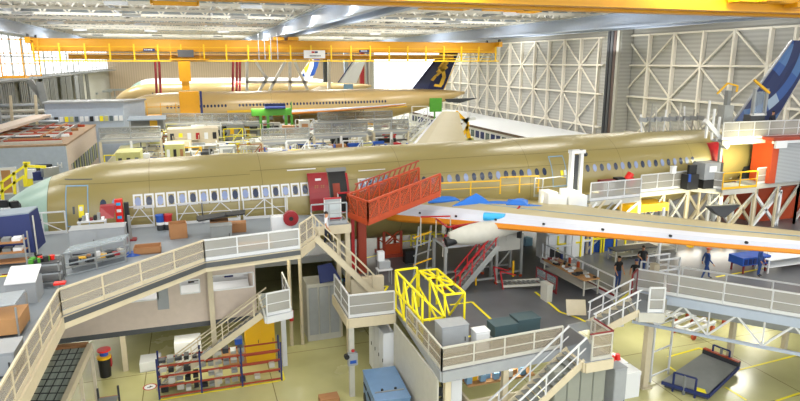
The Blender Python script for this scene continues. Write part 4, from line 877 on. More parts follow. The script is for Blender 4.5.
# red reel on a white stand
q = A7(289, 238); r = thing('hose_reel', 'dark red hose reel on a white stand beside the stair head', 'hose reel', q)
MB().box((-.35, .1, .55), (.9, .5, 1.1)).build('stand', 'white', r, False); MB().tube((.1, -.25, 1.0), (.1, .0, 1.0), .36, 20).build('reel', 'deepred', r, False); MB().tube((.1, -.3, 1.0), (.1, .05, 1.0), .1, 12).build('hub', 'black', r, False)
for x in (-.7, .0): MB().box((x, .2, 1.0), (.06, .06, 2.0)).build('post', 'offwhite', r, False)
# red and white display frames below the red door
for i, (u, v) in enumerate(((333, 222), (346, 214))):
    q = A7(u, v); r = thing('equipment_stand', 'red edged %s frame standing before the open red aircraft door' % ['silver', 'black'][i], 'frame', q)
    MB().box((0, 0, .75), (.8, .06, 1.0)).build('panel', ['alum', 'black'][i], r, False); MB().box((0, -.02, 1.28), (.9, .1, .08)).build('top_bar', 'red', r, False); MB().box((0, -.02, .2), (.9, .1, .08)).build('bottom_bar', 'red', r, False)
    for sx in (-1, 1): MB().box((sx * .43, 0, .65), (.05, .08, 1.3)).build('side_bar', 'paper', r, False)
# blue-grey lattice guard at the fuselage
r = thing('lattice_guard', 'light blue-grey lattice guard leaning against the airliner above the orange gantry', 'guard', (9.5, 32.6, 8))
a0, a1, a2, a3 = AY(361, 181, 32.3), AY(384, 174, 32.3), AY(391, 186, 32.0), AY(367, 195, 32.0)
for t in range(6): MB().bar(lerp(a0, a1, t / 5), lerp(a3, a2, t / 5), .05).build('bar', 'skyblue', r)
for t in range(4): MB().bar(lerp(a0, a3, t / 3), lerp(a1, a2, t / 3), .05).build('bar', 'skyblue', r)
MB().bar(a1, AY(398, 184, 32.6), .05).build('bar', 'skyblue', r)
# orange gantry
g0, g1 = AY(368, 222, 29.8), AY(440, 193, 30.6); gl = AY(348, 214, 31.2); gb = g1 + (gl - g0)
r = thing('orange_gantry', 'orange wing root gantry rising over the wing with mesh sides', 'gantry', (g0.x, g0.y, 4))
MB().slab([g0, g1, gb, gl], (0, 0, -.2)).build('deck', 'orange', r)
def side_panel(p, q, n, h=1.05):
    z = V(0, 0, h); MB().bar(p + z, q + z, .1).build('handrail', 'orange', r); MB().bar(p, q, .08, .25).build('edge_beam', 'orange', r); MB().bar(p + z * .5, q + z * .5, .04, h * .8).build('mesh_panel', 'meshorange', r)
    for i in range(n + 1): t = lerp(p, q, i / n); MB().bar(t, t + z, .08).build('post', 'orange', r)
    for i in range(n): MB().bar(lerp(p, q, i / n), lerp(p, q, (i + 1) / n) + z, .05).build('brace', 'orange', r)
side_panel(g0, g1, 7); side_panel(g0, gl, 2); side_panel(gl, gb, 7)
u0 = lerp(gl, gb, .15) + V(0, 0, 1.1); side = (gb - gl)
for i in range(12): t = lerp(gl, gb, .1 + i * .075) + V(0, 0, 1.1); MB().bar(t, t + side / 12 * .5 + V(0, 0, .35), .06).build('upper_brace', 'rust', r)
MB().bar(lerp(gl, gb, .1) + V(0, 0, 1.45), gb + V(0, 0, 1.45), .07).build('upper_rail', 'rust', r)
c0 = A(362, 272, 4); MB().bar((c0.x, c0.y, 4), (c0.x, c0.y, g0.z), .45).build('column', 'rust', r); MB().bar((c0.x - .5, c0.y, 4), (c0.x - .5, c0.y, g0.z), .18).build('side_column', 'red', r)
k0, k1 = A(384, 258, 4), A(401, 256, 4)
for p in (k0, k1, k0 + V(0, 1.2, 0), k1 + V(0, 1.2, 0)): MB().bar(p, (p.x, p.y, 8.3), .14).build('lattice_column', 'rust', r)
for i in range(5):
    z0, z1 = 4 + .85 * i, 4.85 + .85 * i
    for d_ in (V(0, 0, 0), V(0, 1.2, 0)):
        MB().bar(V(k0.x, k0.y, z0) + d_, V(k1.x, k1.y, z1) + d_, .07).build('lattice_brace', 'orange', r); MB().bar(V(k1.x, k1.y, z0) + d_, V(k0.x, k0.y, z1) + d_, .07).build('lattice_brace', 'orange', r)
MB().span((k0.x - .2, k0.y - .1, 4), (k1.x + .2, k1.y + 1.3, 4.2)).build('base', 'rust', r); MB().bar(V(k0.x, k0.y - .02, 4.2) + V(0, 0, 0), V(k1.x, k1.y - .02, 4.2), .05, 1.3).build('lower_panel', 'orange', r)
small_box(A(409, 262, 4), (.6, .5, .75), 'black', 'drum', 'black drum with an orange top standing on the deck beside the orange lattice column', 'drum')
# blue and cyan covers on the wing root
def tarp(pts, label, m='tarp', t=.08, h=.25):
    pts = [Vector(p) for p in pts]; n = len(pts); c = sum(pts, Vector()) / n + V(0, 0, h); vs = pts + [c + (p - c) * .45 + V(0, 0, random.uniform(-.05, .12)) for p in pts] + [c + V(0, 0, h * .4)]
    vs += [p - V(0, 0, t) for p in pts]; fs = []
    for i in range(n):
        j = (i + 1) % n; fs += [(i, j, n + j, n + i), (n + i, n + j, 2 * n), (i, 2 * n + 1 + i, 2 * n + 1 + j, j)]
    fs.append(tuple(2 * n + 1 + i for i in range(n))[::-1]); return tag(MB().add(vs, fs).build('protective_cover', m), label, 'cover')
tarp([A(452, 206, 7.75), A(494, 205, 7.75), A(487, 200, 7.8), A(470, 196, 8.0)], 'tall crumpled blue cover peaked on the wing root', h=.35)
tarp([A(428, 202, 7.75), A(460, 200, 7.75), A(455, 197, 7.8), A(436, 198, 7.8)], 'small blue cover beside the end of the orange gantry', h=.1)
tarp([A(472, 205, 7.7), A(518, 207, 7.7), A(520, 203, 7.7), A(490, 201, 7.75)], 'long flat blue cover on the wing behind the cyan roll', h=.08)
tarp([A(506, 204, 7.9), A(528, 205, 7.9), A(528, 200, 7.9), A(508, 199, 7.9)], 'blue cover on the wing below the yellow railing', h=.15)
tarp([A(520, 208, 7.8), A(545, 209, 7.8), A(545, 206, 7.8), A(522, 205, 7.8)], 'thin blue cover at the outer end of the row on the wing', h=.05)
b = MB(); p0, p1 = AY(484, 216.5, 27.9), AY(505, 218, 27.2); b.tube(p0, p1, .22, 14); tag(b.build('cyan_cover', 'cyan'), 'bright cyan rolled cover around the wing leading edge above the engine stand', 'cover')
# engine stand with red railings
r = thing('engine_stand', 'grey steel engine access stand with red handrails on the dark deck', 'access stand', (13.2, 28.2, 4))
def blk(x0, x1, y0, y1, zt, zb=4.15):
    for x in (x0, x1):
        for y in (y0, y1):
            MB().span((x - .07, y - .07, zb), (x + .07, y + .07, zt)).build('leg', 'steel', r); MB().tube((x - .05, y, 4.1), (x + .05, y, 4.1), .1, 10).build('caster_wheel', 'orange', r)
    MB().span((x0, y0, zt - .12), (x1, y1, zt)).build('platform', 'alum', r)
    for y in (y0, y1): MB().bar((x0, y, zb + .2), (x1, y, zb + .2), .1).build('lower_rail', 'steel', r)
    MB().bar((x0, y0, zb + .2), (x1, y0, zt - .2), .07).build('brace', 'steel', r)
blk(11.7, 14.6, 28.0, 29.6, 6.35); blk(14.6, 16.4, 28.6, 29.8, 6.5)
MB().span((14.9, 28.55, 5.6), (16.3, 29.7, 6.7)).build('white_cabinet', 'offwhite', r)
for x in (14.9, 15.9): MB().tube((x, 28.5, 4.1), (x, 28.5, 5.0), .06, 8).build('yellow_jack', 'yellow', r)
for x in (12.5, 13.4): MB().tube((x, 27.9, 4.1), (x, 27.9, 4.9), .05, 8).build('yellow_jack', 'yellow', r)
def rrail(*p):
    for a, e in zip(p, p[1:]): MB().bar(a, e, .07).build('red_rail', 'red', r)
    for a in p: MB().bar((a[0], a[1], min(a[2] - .9, 6.2)), a, .045).build('rail_post', 'offwhite', r)
rrail((11.8, 28.0, 7.35), (14.0, 28.0, 7.5)); rrail((11.8, 29.6, 7.4), (11.8, 28.0, 7.35)); rrail((14.6, 28.6, 7.6), (15.4, 28.4, 7.7), (16.4, 28.6, 7.6)); rrail((11.8, 28.0, 6.9), (14.6, 28.0, 6.9)); rrail((10.9, 29.5, 7.6), (12.2, 28.6, 7.75)); rrail((11.8, 28.6, 6.5), (14.5, 28.2, 6.6))
wl = [AY(490, 228, 28), AY(503, 216, 28), AY(513, 214, 28), AY(520, 206, 28)]
for a, e in zip(wl, wl[1:]): MB().bar(a, e, .07).build('red_rail', 'red', r)
random.seed(4)
for i in range(28):
    p = V(random.uniform(11.9, 16.2), random.uniform(28.2, 29.3), 6.35 if i < 22 else 6.7); small_box(p, (random.uniform(.12, .45), .2, random.uniform(.15, .5)), random.choice(['black', 'charcoal', 'red', 'steel', 'yellow', 'paper', 'black']), 'engine_part', 'small dark engine part or tool lying on the engine stand', 'engine part', random.random(), group='parts on the engine stand', lid=False)
stairs((12.1, 27.5, 4), (14.2, 27.35, 6.4), .7, 'steel steps with red handrails up to the engine stand', frame='steel', rail='red', tread='steel')
r = thing('jack_stand', 'silver tangled hose and jack frame left of the engine stand', 'frame', (11.2, 30, 4))
for x in (10.6, 11.3): MB().bar((x, 29.8, 4), (x + .3, 29.8, 7), .08).build('leg', 'alum', r)
for i in range(5): MB().bar((10.6, 29.8, 4.4 + .5 * i), (11.6, 29.7, 4.7 + .5 * i), .06).build('strut', ['alum', 'yellow', 'steel'][i % 3], r)
for i, u in enumerate((402, 411, 421, 430)):
    q = A(u, 246, 4); seg = [((q.x, q.y, 4), (q.x, q.y, 6.3)), ((q.x + .9, q.y, 4), (q.x + .9, q.y, 6.3))] + [((q.x, q.y, 4.3 + .45 * k), (q.x + .9, q.y, 4.3 + .45 * k)) for k in range(5)]
    tubes('yellow lit ladder frame below the orange gantry, ' + ['nearest the orange lattice column', 'second from the orange lattice column', 'third from the orange lattice column', 'nearest the engine stand'][i], seg, w=.07, name='lit_ladder', cat='ladder')
# folded steps lying on the deck
q0, q1 = A(500, 287, 4), A(543, 289, 4); r = thing('folding_steps', 'red and white folding steps lying on the dark deck before the bench', 'steps', q0)
for e in (V(0, -.35, .15), V(0, .4, .15)): MB().bar(q0 + e, q1 + e + V(0, 0, .25), .07, .12).build('side_rail', 'offwhite', r)
for i in range(9): t = lerp(q0, q1, (i + .5) / 9) + V(0, 0, .2 + .02 * i); MB().bar(t + V(0, -.33, 0), t + V(0, .38, 0), .12, .04).build('tread', 'grey', r)
for e in (V(0, -.35, 0), V(0, .4, 0)): MB().bar(q0 + e, q0 + e + V(-.2, 0, 1.0), .06).build('red_rail', 'red', r); MB().bar(q0 + e + V(-.2, 0, 1.0), q0 + e + V(.7, 0, .7), .06).build('red_rail', 'red', r)
# diagonal fence and bench
f0, f1 = A(542, 262, 4), A(613, 299, 4)
g = railing([f0, f1], 'white railing with a thick white base running diagonally to the three workers', infill=None, step=1.25, h=1.15)
MB().bar(f0 + V(0, 0, .15), f1 + V(0, 0, .15), .25, .28).build('base_beam', 'white', g); MB().bar(f0 + V(-.15, -.25, .3), f1 + V(-.15, -.25, .3), .05, .1).build('red_strip', 'darkred', g)
fd = (f1 - f0)
for t, m in ((.12, 'darksteel'), (.62, 'grey'),): MB().bar(f0 + fd * t + V(0, 0, .75), f0 + fd * (t + .16) + V(0, 0, .75), .05, .6).build('hung_panel', m, g)
for t, m in ((.4, 'orange'), (.52, 'orange'), (.28, 'navy')): MB().bar(f0 + fd * t + V(0, -.05, .8), f0 + fd * (t + .02) + V(0, -.05, .8), .1, .5).build('hung_sleeve', m, g)
q = (A(540, 306, 4) + A(600, 310, 4)) / 2; bx = A(543, 302, 4); ex = A(603, 318, 4); ang = math.atan2((f1 - f0).y, (f1 - f0).x); c = lerp(f0, f1, .45) + V(-.65, -.85, 0)
bench((c.x, c.y, 4), (3.6, .95, .85), 'long workbench covered in papers and tools beside the diagonal white railing', ang, 'wood', 'offwhite')
random.seed(9)
for i in range(34):
    p = c + Matrix.Rotation(ang, 3, 'Z') @ V(random.uniform(-1.7, 1.7), random.uniform(-.4, .4), 0); small_box((p.x, p.y, 4.86), (random.uniform(.12, .4), random.uniform(.1, .3), random.uniform(.02, .14)), random.choice(['paper', 'paper', 'black', 'charcoal', 'steel', 'offwhite', 'black', 'darkred']), 'bench_item', 'small paper or tool lying on the long cluttered workbench', 'tool', random.random() * 3, group='papers and tools on the long workbench', lid=False)
q = A(575, 316, 4); r = thing('display_board', 'cream board leaning below the long workbench', 'board', q); MB().slab([(-.45, 0, .1), (.4, -.3, .1), (.4, -.15, .8), (-.45, .15, .8)], (.03, .05, 0)).build('board', 'cream', r, False); MB().box((0, .1, .25), (.6, .05, .5)).build('stand', 'steel', r, False)
small_box(A(546, 300, 4), (.3, .6, .9), 'offwhite', 'cabinet', 'small white pedestal at the left end of the long workbench', 'cabinet')
railing([A(536, 283, 4) + V(0, 0, .0), A(556, 294, 4)], 'low red fence at the far end of the long workbench', infill='clear', frame='darkred', step=1, h=.9)
# stairs from deck up to the walkway landing, walkway on a truss
stairs((15.9, 21.5, 4), (17.6, 20.7, 5.2), 1.35, 'short white steps from the dark deck up to the walkway landing', n=6, tread='grey')
deck([(17.25, 20.1), (18.2, 19.7), (19.4, 21.0), (18.7, 22.1), (17.9, 21.5)], 5.2, .15, 'small landing joining the short steps to the long walkway', 'deckgrey', 'offwhite', beam=.25)
railing([(17.6, 19.95, 5.2), (18.2, 19.75, 5.2), (19.3, 21.0, 5.2)], 'white mesh guard with red trim round the walkway landing', infill='meshwhite', step=.8)
railing([(17.95, 21.5, 5.2), (18.7, 22.1, 5.2)], 'dark red topped mesh gate at the back of the walkway landing', infill='meshwhite', frame='darkred', step=.7)
w0, w1 = V(18.9, 22.4, 5.2), V(27.3, 12.9, 5.2); wd = (w1 - w0).normalized(); wn = V(-wd.y, wd.x, 0) * 1.25
r = thing('truss_walkway', 'long white walkway on a steel truss crossing the right side of the picture', 'walkway', w0)
MB().slab([w0, w1, w1 + wn, w0 + wn], (0, 0, -.12)).build('deck', 'lightgrey', r); MB().bar(w0 + V(0, 0, -.25), w1 + V(0, 0, -.25), .12, .4).build('edge_beam', 'bluegrey', r); MB().bar(w0 + V(0, 0, -1.6), w1 + V(0, 0, -1.6), .14, .12).build('bottom_chord', 'bluegrey', r)
n = 6
for i in range(n):
    a, m_, e = lerp(w0, w1, i / n) + V(0, 0, -.4), lerp(w0, w1, (i + .5) / n) + V(0, 0, -1.55), lerp(w0, w1, (i + 1) / n) + V(0, 0, -.4)
    MB().bar(a, m_, .08).build('brace', 'white', r); MB().bar(m_, e, .08).build('brace', 'white', r); MB().bar(m_, m_ + V(0, 0, 1.15), .05).build('brace', 'white', r)
railing([w0, w1], 'near side white mesh railing of the long truss walkway', infill='meshwhite', frame='white', step=1.7, h=1.0)
railing([w0 + wn, w1 + wn], 'far side white railing of the long truss walkway', infill=None, frame='white', step=1.7, h=1.0)
b = MB(); b.span((19.85, 22.35, 0), (20.15, 22.65, 6.3)); b.span((19.7, 22.2, 0), (20.3, 22.8, .05)); tag(b.build('support_stanchion', 'cream'), 'tall cream column carrying the end of the truss walkway', 'column')
for i, (u, v) in enumerate(((645, 255), (660, 232))): 
    pass
for i, (u, m) in enumerate(((667, 'red'), (674, 'blue'))):
    q = A(u, 291, 5.2); r = thing('canister', '%s canister standing on the truss walkway behind the mesh' % m, 'canister', (q.x, q.y, 5.2)); MB().tube((0, 0, 0), (0, 0, .45), .14, 12).build('body', m, r, False); MB().tube((0, 0, .45), (0, 0, .55), .1, 12).build('collar', 'paper', r, False)
q = A(662, 278, 4); r = thing('equipment_stand', 'white tubular frame on the deck beside the end of the walkway', 'frame', q)
for x in (-.7, .7):
    for y in (-.4, .4): MB().box((x, y, .6), (.08, .08, 1.2)).build('post', 'white', r, False)
for z in (.6, 1.2):
    for y in (-.4, .4): MB().box((0, y, z), (1.5, .08, .08)).build('rail', 'white', r, False)
b = MB(); q = A(658, 262, 4); b.bar((q.x, q.y, 4), (q.x + .05, q.y, 7.3), .12); tag(b.build('support_pole', 'paper'), 'thin white pole standing on the deck and rising to the wing', 'pole')
# white gate frame and fence on the ground under the walkway
q = A(646, 386, 0); g0_ = A(650, 382, 0); g1_ = A(668, 374, 0)
r = thing('tube_gate', 'white tubular gate frame on the concrete beside the tall cream column', 'gate', g0_)
for p in (g0_, g1_): MB().bar(p, p + V(0, 0, 3.1), .08).build('post', 'white', r)
for z in (.3, 1.6, 3.0): MB().bar(g0_ + V(0, 0, z), g1_ + V(0, 0, z), .06).build('rail', 'white', r)
# ramp table
c0, c1, c2, c3 = A(661, 388, 0), A(703, 359, 0), A(738, 373, 0), A(708, 402, 0)
r = thing('loading_platform', 'grey low loading platform with blue hoops lying on the concrete', 'platform', c0)
up = V(0, 0, .28)
MB().slab([c0 + up, c1 + up, c2 + up, c3 + up], (0, 0, .1)).build('plate', 'grey', r); MB().slab([lerp(c0, c2, .04) + V(0, 0, .02), lerp(c1, c3, .04) + V(0, 0, .02), lerp(c2, c0, .04) + V(0, 0, .02), lerp(c3, c1, .04) + V(0, 0, .02)], (0, 0, .26)).build('underframe', 'darksteel', r)
MB().bar(c0 + V(0, 0, .3), c3 + V(0, 0, .3), .1, .16).build('blue_edge', 'navy', r); MB().bar(c3 + V(0, 0, .3), c2 + V(0, 0, .3), .1, .16).build('blue_edge', 'navy', r)
MB().bar(c1 + V(0, 0, .45), c2 + V(0, 0, .45), .3, .3).build('roller_box', 'charcoal', r); MB().bar(c1 + V(0, 0, .62), c2 + V(0, 0, .62), .22, .06).build('roller_strip', 'orange', r)
for p, q in ((c0, c3), (c1, c2)):
    a, e = lerp(p, q, .25), lerp(p, q, .72); z = V(0, 0, 1.0)
    for t in (a, e): MB().bar(t, t + z, .07).build('hoop_post', 'navy', r)
    MB().bar(a + z, e + z, .07).build('hoop_rail', 'navy', r); MB().bar((a + e) / 2, (a + e) / 2 + z, .1).build('hoop_post', 'grey', r)
MB().slab([lerp(c0, c3, .75) + V(0, 0, .39), lerp(c0, c3, .95) + V(0, 0, .39), lerp(c0, c3, .95) + V(.2, .3, .39), lerp(c0, c3, .75) + V(.2, .3, .39)], (0, 0, .02)).build('yellow_patch', 'safety', r)
# pallet dollies on the ground below the deck
for i, (u, v, w_) in enumerate(((693, 332, 2.4), (722, 318, 2.2), (672, 318, 1.8))):
    q = A(u, v, 0); r = thing('transport_dolly', 'white wheeled transport dolly on the concrete seen through the truss, ' + ['largest of them', 'farthest right', 'farthest left'][i], 'dolly', q, .3)
    for y in (-.6, 0, .6): MB().box((0, y, .55), (w_, .16, .16)).build('beam', 'paper', r, False)
    for x in (-w_ / 2 + .2, w_ / 2 - .2):
        MB().box((x, 0, .45), (.16, 1.4, .14)).build('cross_beam', 'paper', r, False)
        for y in (-.6, .6): MB().tube((x, y - .06, .2), (x, y + .06, .2), .2, 12).build('wheel', 'orange', r, False)
# ------------------------------------------------------------------ right background below and behind the wing
def lowrow(u, v, z, w_, d_, h_, label, m, leg='steel'):
    q = A(u, v, z); bench((q.x, q.y, z), (w_, d_, h_), label, 0, m, leg, name='work_trestle')
lowrow(632, 258, 4, 3.0, .8, .7, 'low dark trestle under the wing behind the worker holding a sheet', 'charcoal', 'offwhite')
lowrow(650, 253, 4, 3.4, .8, .6, 'long low white trestle under the wing beside the white pole', 'offwhite', 'offwhite')
lowrow(785, 268, 4, 3.6, .9, .8, 'white wheeled trestle on the deck at the right edge', 'paper', 'paper')
lowrow(792, 260, 4, 5.0, .9, 1.0, 'dark topped trestle on the deck at the right edge behind the white one', 'charcoal', 'paper')
q = A(748, 270, 4); r = thing('blue_cart', 'bright blue cart on the dark deck beside the worker under the wing', 'cart', q); MB().box((0, 0, .7), (2.0, 1.0, .45)).build('tray', 'blue', r, False)
for x in (-.8, .8):
    for y in (-.4, .4): MB().box((x, y, .3), (.08, .08, .6)).build('leg', 'darkred', r, False)
for i in range(6): MB().box((-.8 + .32 * i, -.52, .7), (.2, .04, .3)).build('pocket', 'navy', r, False)
for i, u in enumerate((690, 723, 770)):
    q = A(u, 247, 4); r = thing('floor_lamp', 'bright white work lamp low on the deck beyond the wing, ' + ['leftmost', 'middle', 'rightmost'][i] + ' of three', 'lamp', q); MB().box((0, 0, .6), (1.6, .3, .5)).build('head', 'lamp', r, False); MB().box((0, 0, .18), (.3, .3, .35)).build('stand', 'yellow', r, False)
# yellow and white barrier frames and blue containers beneath the wing (545-610, 235-262)
for i, (u, v, m) in enumerate(((548, 262, 'paper'), (557, 259, 'safety'), (568, 257, 'paper'), (578, 255, 'safety'), (592, 253, 'safety'), (603, 252, 'safety'))):
    q = A(u, v, 4); x, y = q.x, q.y; seg = [((x, y, 4), (x, y, 5.6)), ((x + 1.6, y, 4), (x + 1.6, y, 5.6)), ((x, y, 5.6), (x + 1.6, y, 5.6)), ((x, y, 4.9), (x + 1.6, y, 4.9)), ((x, y + 1.2, 5.6), (x, y, 5.6)), ((x, y + 1.2, 4), (x, y + 1.2, 5.6))]
    tubes('%s barrier frame on the deck under the wing, %s from the engine stand' % ({'paper': 'white', 'safety': 'yellow'}[m], ['first', 'second', 'third', 'fourth', 'fifth', 'sixth'][i]), seg, m, .09)
for i, (u, v) in enumerate(((590, 250), (602, 249))): small_box(A(u, v, 4), (1.5, .9, 1.2), 'blue', 'container', 'blue container behind the yellow barriers under the wing, ' + ['left', 'right'][i] + ' one', 'container')
crate(A(527, 245, 4), (.5, .5, .5), 'small light blue box on the deck behind the engine stand', 'skyblue', name='box')
# gantry of the right rear fuselage: white mesh platforms at door height
def gantry(pts, z, label, width=1.4, frame='white', infill='meshwhite', legs=True, raillabel=None, back=True, h=1.1):
    p = [Vector((x, y, z)) for x, y in pts]; r = thing('access_gantry', label, 'gantry', (p[0].x, p[0].y, 4))
    for a, e in zip(p, p[1:]):
        d_ = (e - a).normalized(); nn = V(-d_.y, d_.x, 0) * width
        MB().slab([a, e, e + nn, a + nn], (0, 0, -.18)).build('deck', 'lightgrey', r); MB().bar(a + V(0, 0, -.2), e + V(0, 0, -.2), .12, .3).build('edge_beam', 'offwhite', r)
        n = max(1, round((e - a).length / 2.6))
        if legs:
            for i in range(n + 1):
                t = lerp(a, e, i / n); MB().bar((t.x, t.y, 4), (t.x, t.y, z - .2), .14).build('leg', 'cream', r); MB().bar((t.x + nn.x, t.y + nn.y, 4), (t.x + nn.x, t.y + nn.y, z - .2), .12).build('leg', 'cream', r)
            for i in range(n): s0, s1 = lerp(a, e, i / n), lerp(a, e, (i + 1) / n); MB().bar((s0.x, s0.y, 4.2), (s1.x, s1.y, z - .3), .09).build('brace', 'offwhite', r)
    railing(p, raillabel or label.replace('platform', 'platform guard'), infill=infill, frame=frame, step=1.3, h=h)
    return r
def GX(u, v, z=Z7): q = A(u, v, z); return (q.x, q.y)
gantry([GX(590, 201), GX(640, 196)], Z7, 'white mesh access platform beside the tall white mast', 1.6, raillabel='double white mesh guard beside the tall white mast')
gantry([GX(640, 192), GX(688, 187)], Z7, 'pale access platform below the row of rear windows', 1.5, raillabel='pale mesh guard below the row of rear windows')
gantry([GX(688, 186), GX(722, 189)], Z7, 'angled white access platform before the grey and black crate', 1.5, raillabel='angled white guard before the grey and black crate')
gantry([GX(722, 190), GX(756, 187)], Z7, 'yellow railed access platform under the tail', 1.8, 'yellow', None, raillabel='bright yellow railing of the platform under the tail')
gantry([GX(756, 184), GX(800, 179), GX(850, 172)], Z7, 'white access platform before the orange cabin', 1.5, raillabel='white mesh guard before the orange cabin with the roller shutter')
railing([V(*GX(600, 187), Z7), V(*GX(690, 180), Z7)], 'second white railing close to the fuselage below the rear windows', infill='meshwhite', step=1.5)
q = AY(610, 185, 32.0); r = thing('winch', 'red and black machine on the white platform beside the tall mast', 'machine', (q.x, q.y, Z7 + .02)); MB().box((0, .3, .9), (1.0, .5, .1)).build('top_bar', 'darkred', r, False); MB().box((-.5, .3, .5), (.08, .5, .9)).build('frame', 'darkred', r, False); MB().box((.0, .3, .5), (.9, .4, .6)).build('motor', 'paper', r, False)
MB().box((.9, .3, .7), (.6, .5, .7)).build('body', 'black', r, False); MB().tube((1.3, .1, .9), (1.6, .1, 1.3), .22, 12).build('red_drum', 'brightred', r, False); MB().tube((1.5, .2, .5), (1.9, .2, .9), .22, 12).build('red_drum', 'brightred', r, False)
q = AY(708, 175, 32.3); r = thing('equipment_crate', 'grey and black cubic crate with a white notice on the rear platform', 'crate', (q.x, 32.4, Z7)); MB().box((-.1, 0, 1.15), (1.3, 1.1, 1.1)).build('body', 'lightgrey', r, False); MB().box((.65, 0, 1.15), (.2, 1.12, 1.1)).build('dark_side', 'charcoal', r, False); MB().box((-.1, -.57, 1.3), (.6, .03, .4)).build('notice', 'paper', r, False)
MB().box((0, 0, .3), (1.5, 1.1, .6)).build('base', 'black', r, False)
q = AY(690, 178, 32.2); r = thing('control_unit', 'black control unit with a screen to the left of the grey and black crate', 'control unit', (q.x, q.y, Z7)); MB().box((0, 0, .5), (.9, .6, 1.0)).build('body', 'black', r, False); MB().box((.1, 0, 1.3), (.6, .2, .6)).build('screen', 'black', r, False); MB().box((-.35, -.3, .8), (.15, .15, .5)).build('lever', 'blue', r, False)
q = AY(673, 172, 32.5); small_box((q.x, q.y, q.z - .1), (.35, .2, .5), 'paper', 'flag', 'small white and red signal unit fixed to the rear railing', 'signal unit')
# tall white mast
q = AY(574, 195, 31.6); r = thing('lifting_mast', 'tall white vertical mast with a dark slot beside the rear fuselage door', 'mast', (q.x, q.y, 4))
zt = AY(574, 150, q.y).z
for x in (-.32, .32): MB().span((q.x + x - .1, q.y - .15, 4), (q.x + x + .1, q.y + .15, zt)).build('rail', 'paper', r)
MB().span((q.x - .15, q.y - .05, 4.5), (q.x + .15, q.y + .05, zt - .3)).build('dark_slot', 'charcoal', r); MB().span((q.x - .45, q.y - .2, zt - .2), (q.x + .5, q.y + .2, zt)).build('head', 'paper', r); MB().tube((q.x + .55, q.y, zt - .3), (q.x + .7, q.y, zt - .3), .12, 10).build('pulley', 'charcoal', r); MB().span((q.x - .35, q.y - .25, 4.5), (q.x - .2, q.y - .16, 7.2)).build('cable_chain', 'orange', r)
# yellow railings along the fuselage above the wing, and silver frames
railing([AY(440, 197, 32.0), AY(500, 194, 32.0)], 'yellow railing behind the wing root below the cabin windows', infill=None, frame='yellow', step=2.2, h=.8, toe=False)
railing([AY(500, 194, 32.2), AY(538, 192, 32.2)], 'yellow railing between the blue covers and the silver frame', infill=None, frame='yellow', step=1.4, h=1.0, toe=False)
railing([AY(534, 197, 32), AY(542, 197, 32), AY(569, 194, 32)], 'silver tubular frame left of the tall white mast', infill=None, frame='steel', step=1.4, h=1.15)
q = AY(540, 205, 31.5); r = thing('white_fairing', 'white faceted fairing block standing behind the wing beside the mast', 'fairing', (q.x, q.y, 4))
for i in range(4): MB().span((q.x + .7 * i, q.y - .9 + .12 * (i % 2), 4), (q.x + .7 * i + .62, q.y + .2, 8.1 - .35 * (i % 2))).build('block', 'paper', r)
for i in range(8): MB().bar((q.x + .4 + .6 * i, q.y - .6, 6.5), (q.x + 1.2 + .6 * i, q.y - .5, 7.1 + .1 * (i % 3)), .1).build('strut', ['steel', 'paper', 'cream'][i % 3], r)
area(q.x + 1, q.y - 1.0, 8.5, 3, .5, 45, (1, .95, .75), (math.radians(70), 0, 0))
# undercarriage of the rear: braces, yellow bridge, orange structure
for i, (u, w_) in enumerate(((600, 1.4), (622, 1.6), (640, 1.6), (662, 2.0), (684, 2.0), (706, 2.2), (728, 2.2), (750, 2.4))):
    q = A(u, 232 if u < 650 else 228, 4); x, y = q.x, q.y; y = max(y, 30)
    m = ['paper', 'cream', 'bluegrey', 'paper', 'cream', 'paper', 'cream', 'paper'][i]
    seg = [((x, y, 4), (x + w_, y, 6.5)), ((x + w_, y, 4), (x, y, 6.5)), ((x, y, 4), (x, y, 6.6)), ((x + w_, y, 4), (x + w_, y, 6.6))]
    tubes('%s cross braced trestle under the rear platforms, number %s counted from the mast' % ({'paper': 'white', 'cream': 'cream', 'bluegrey': 'pale blue'}[m], ['one', 'two', 'three', 'four', 'five', 'six', 'seven', 'eight'][i]), seg, m, .18, name='braced_trestle', cat='trestle', pn='brace')
b = MB(); q = A(646, 222, 5.3); b.span((q.x - 1.4, q.y - .1, 6.0), (q.x + 1.6, q.y + 1.2, 6.5)); tag(b.build('bridge_girder', 'yellow'), 'short yellow bridge beam under the rear platform guard', 'beam')
q = A(728, 217, 5.6); b = MB(); b.slab([AY(710, 207, q.y), AY(741, 205, q.y), AY(725, 218, q.y), AY(717, 214, q.y)], (0, .5, 0)); tag(b.build('dark_tail_piece', 'charcoal'), 'dark grey triangular panel standing under the yellow railed platform', 'panel')
r = thing('orange_tail_dock', 'big orange steel structure under the orange cabin at the right edge', 'dock', (42, 34, 4))
x0 = A(765, 205, 5.5).x
MB().span((x0, 33.8, 4), (x0 + 16, 37, 6.5)).build('block', 'orange', r)
for i in range(6): MB().bar((x0 + 2 * i, 33.6, 4), (x0 + 2 * i + 2, 33.6, 6.6), .2).build('brace', 'cream' if i % 2 else 'paper', r)
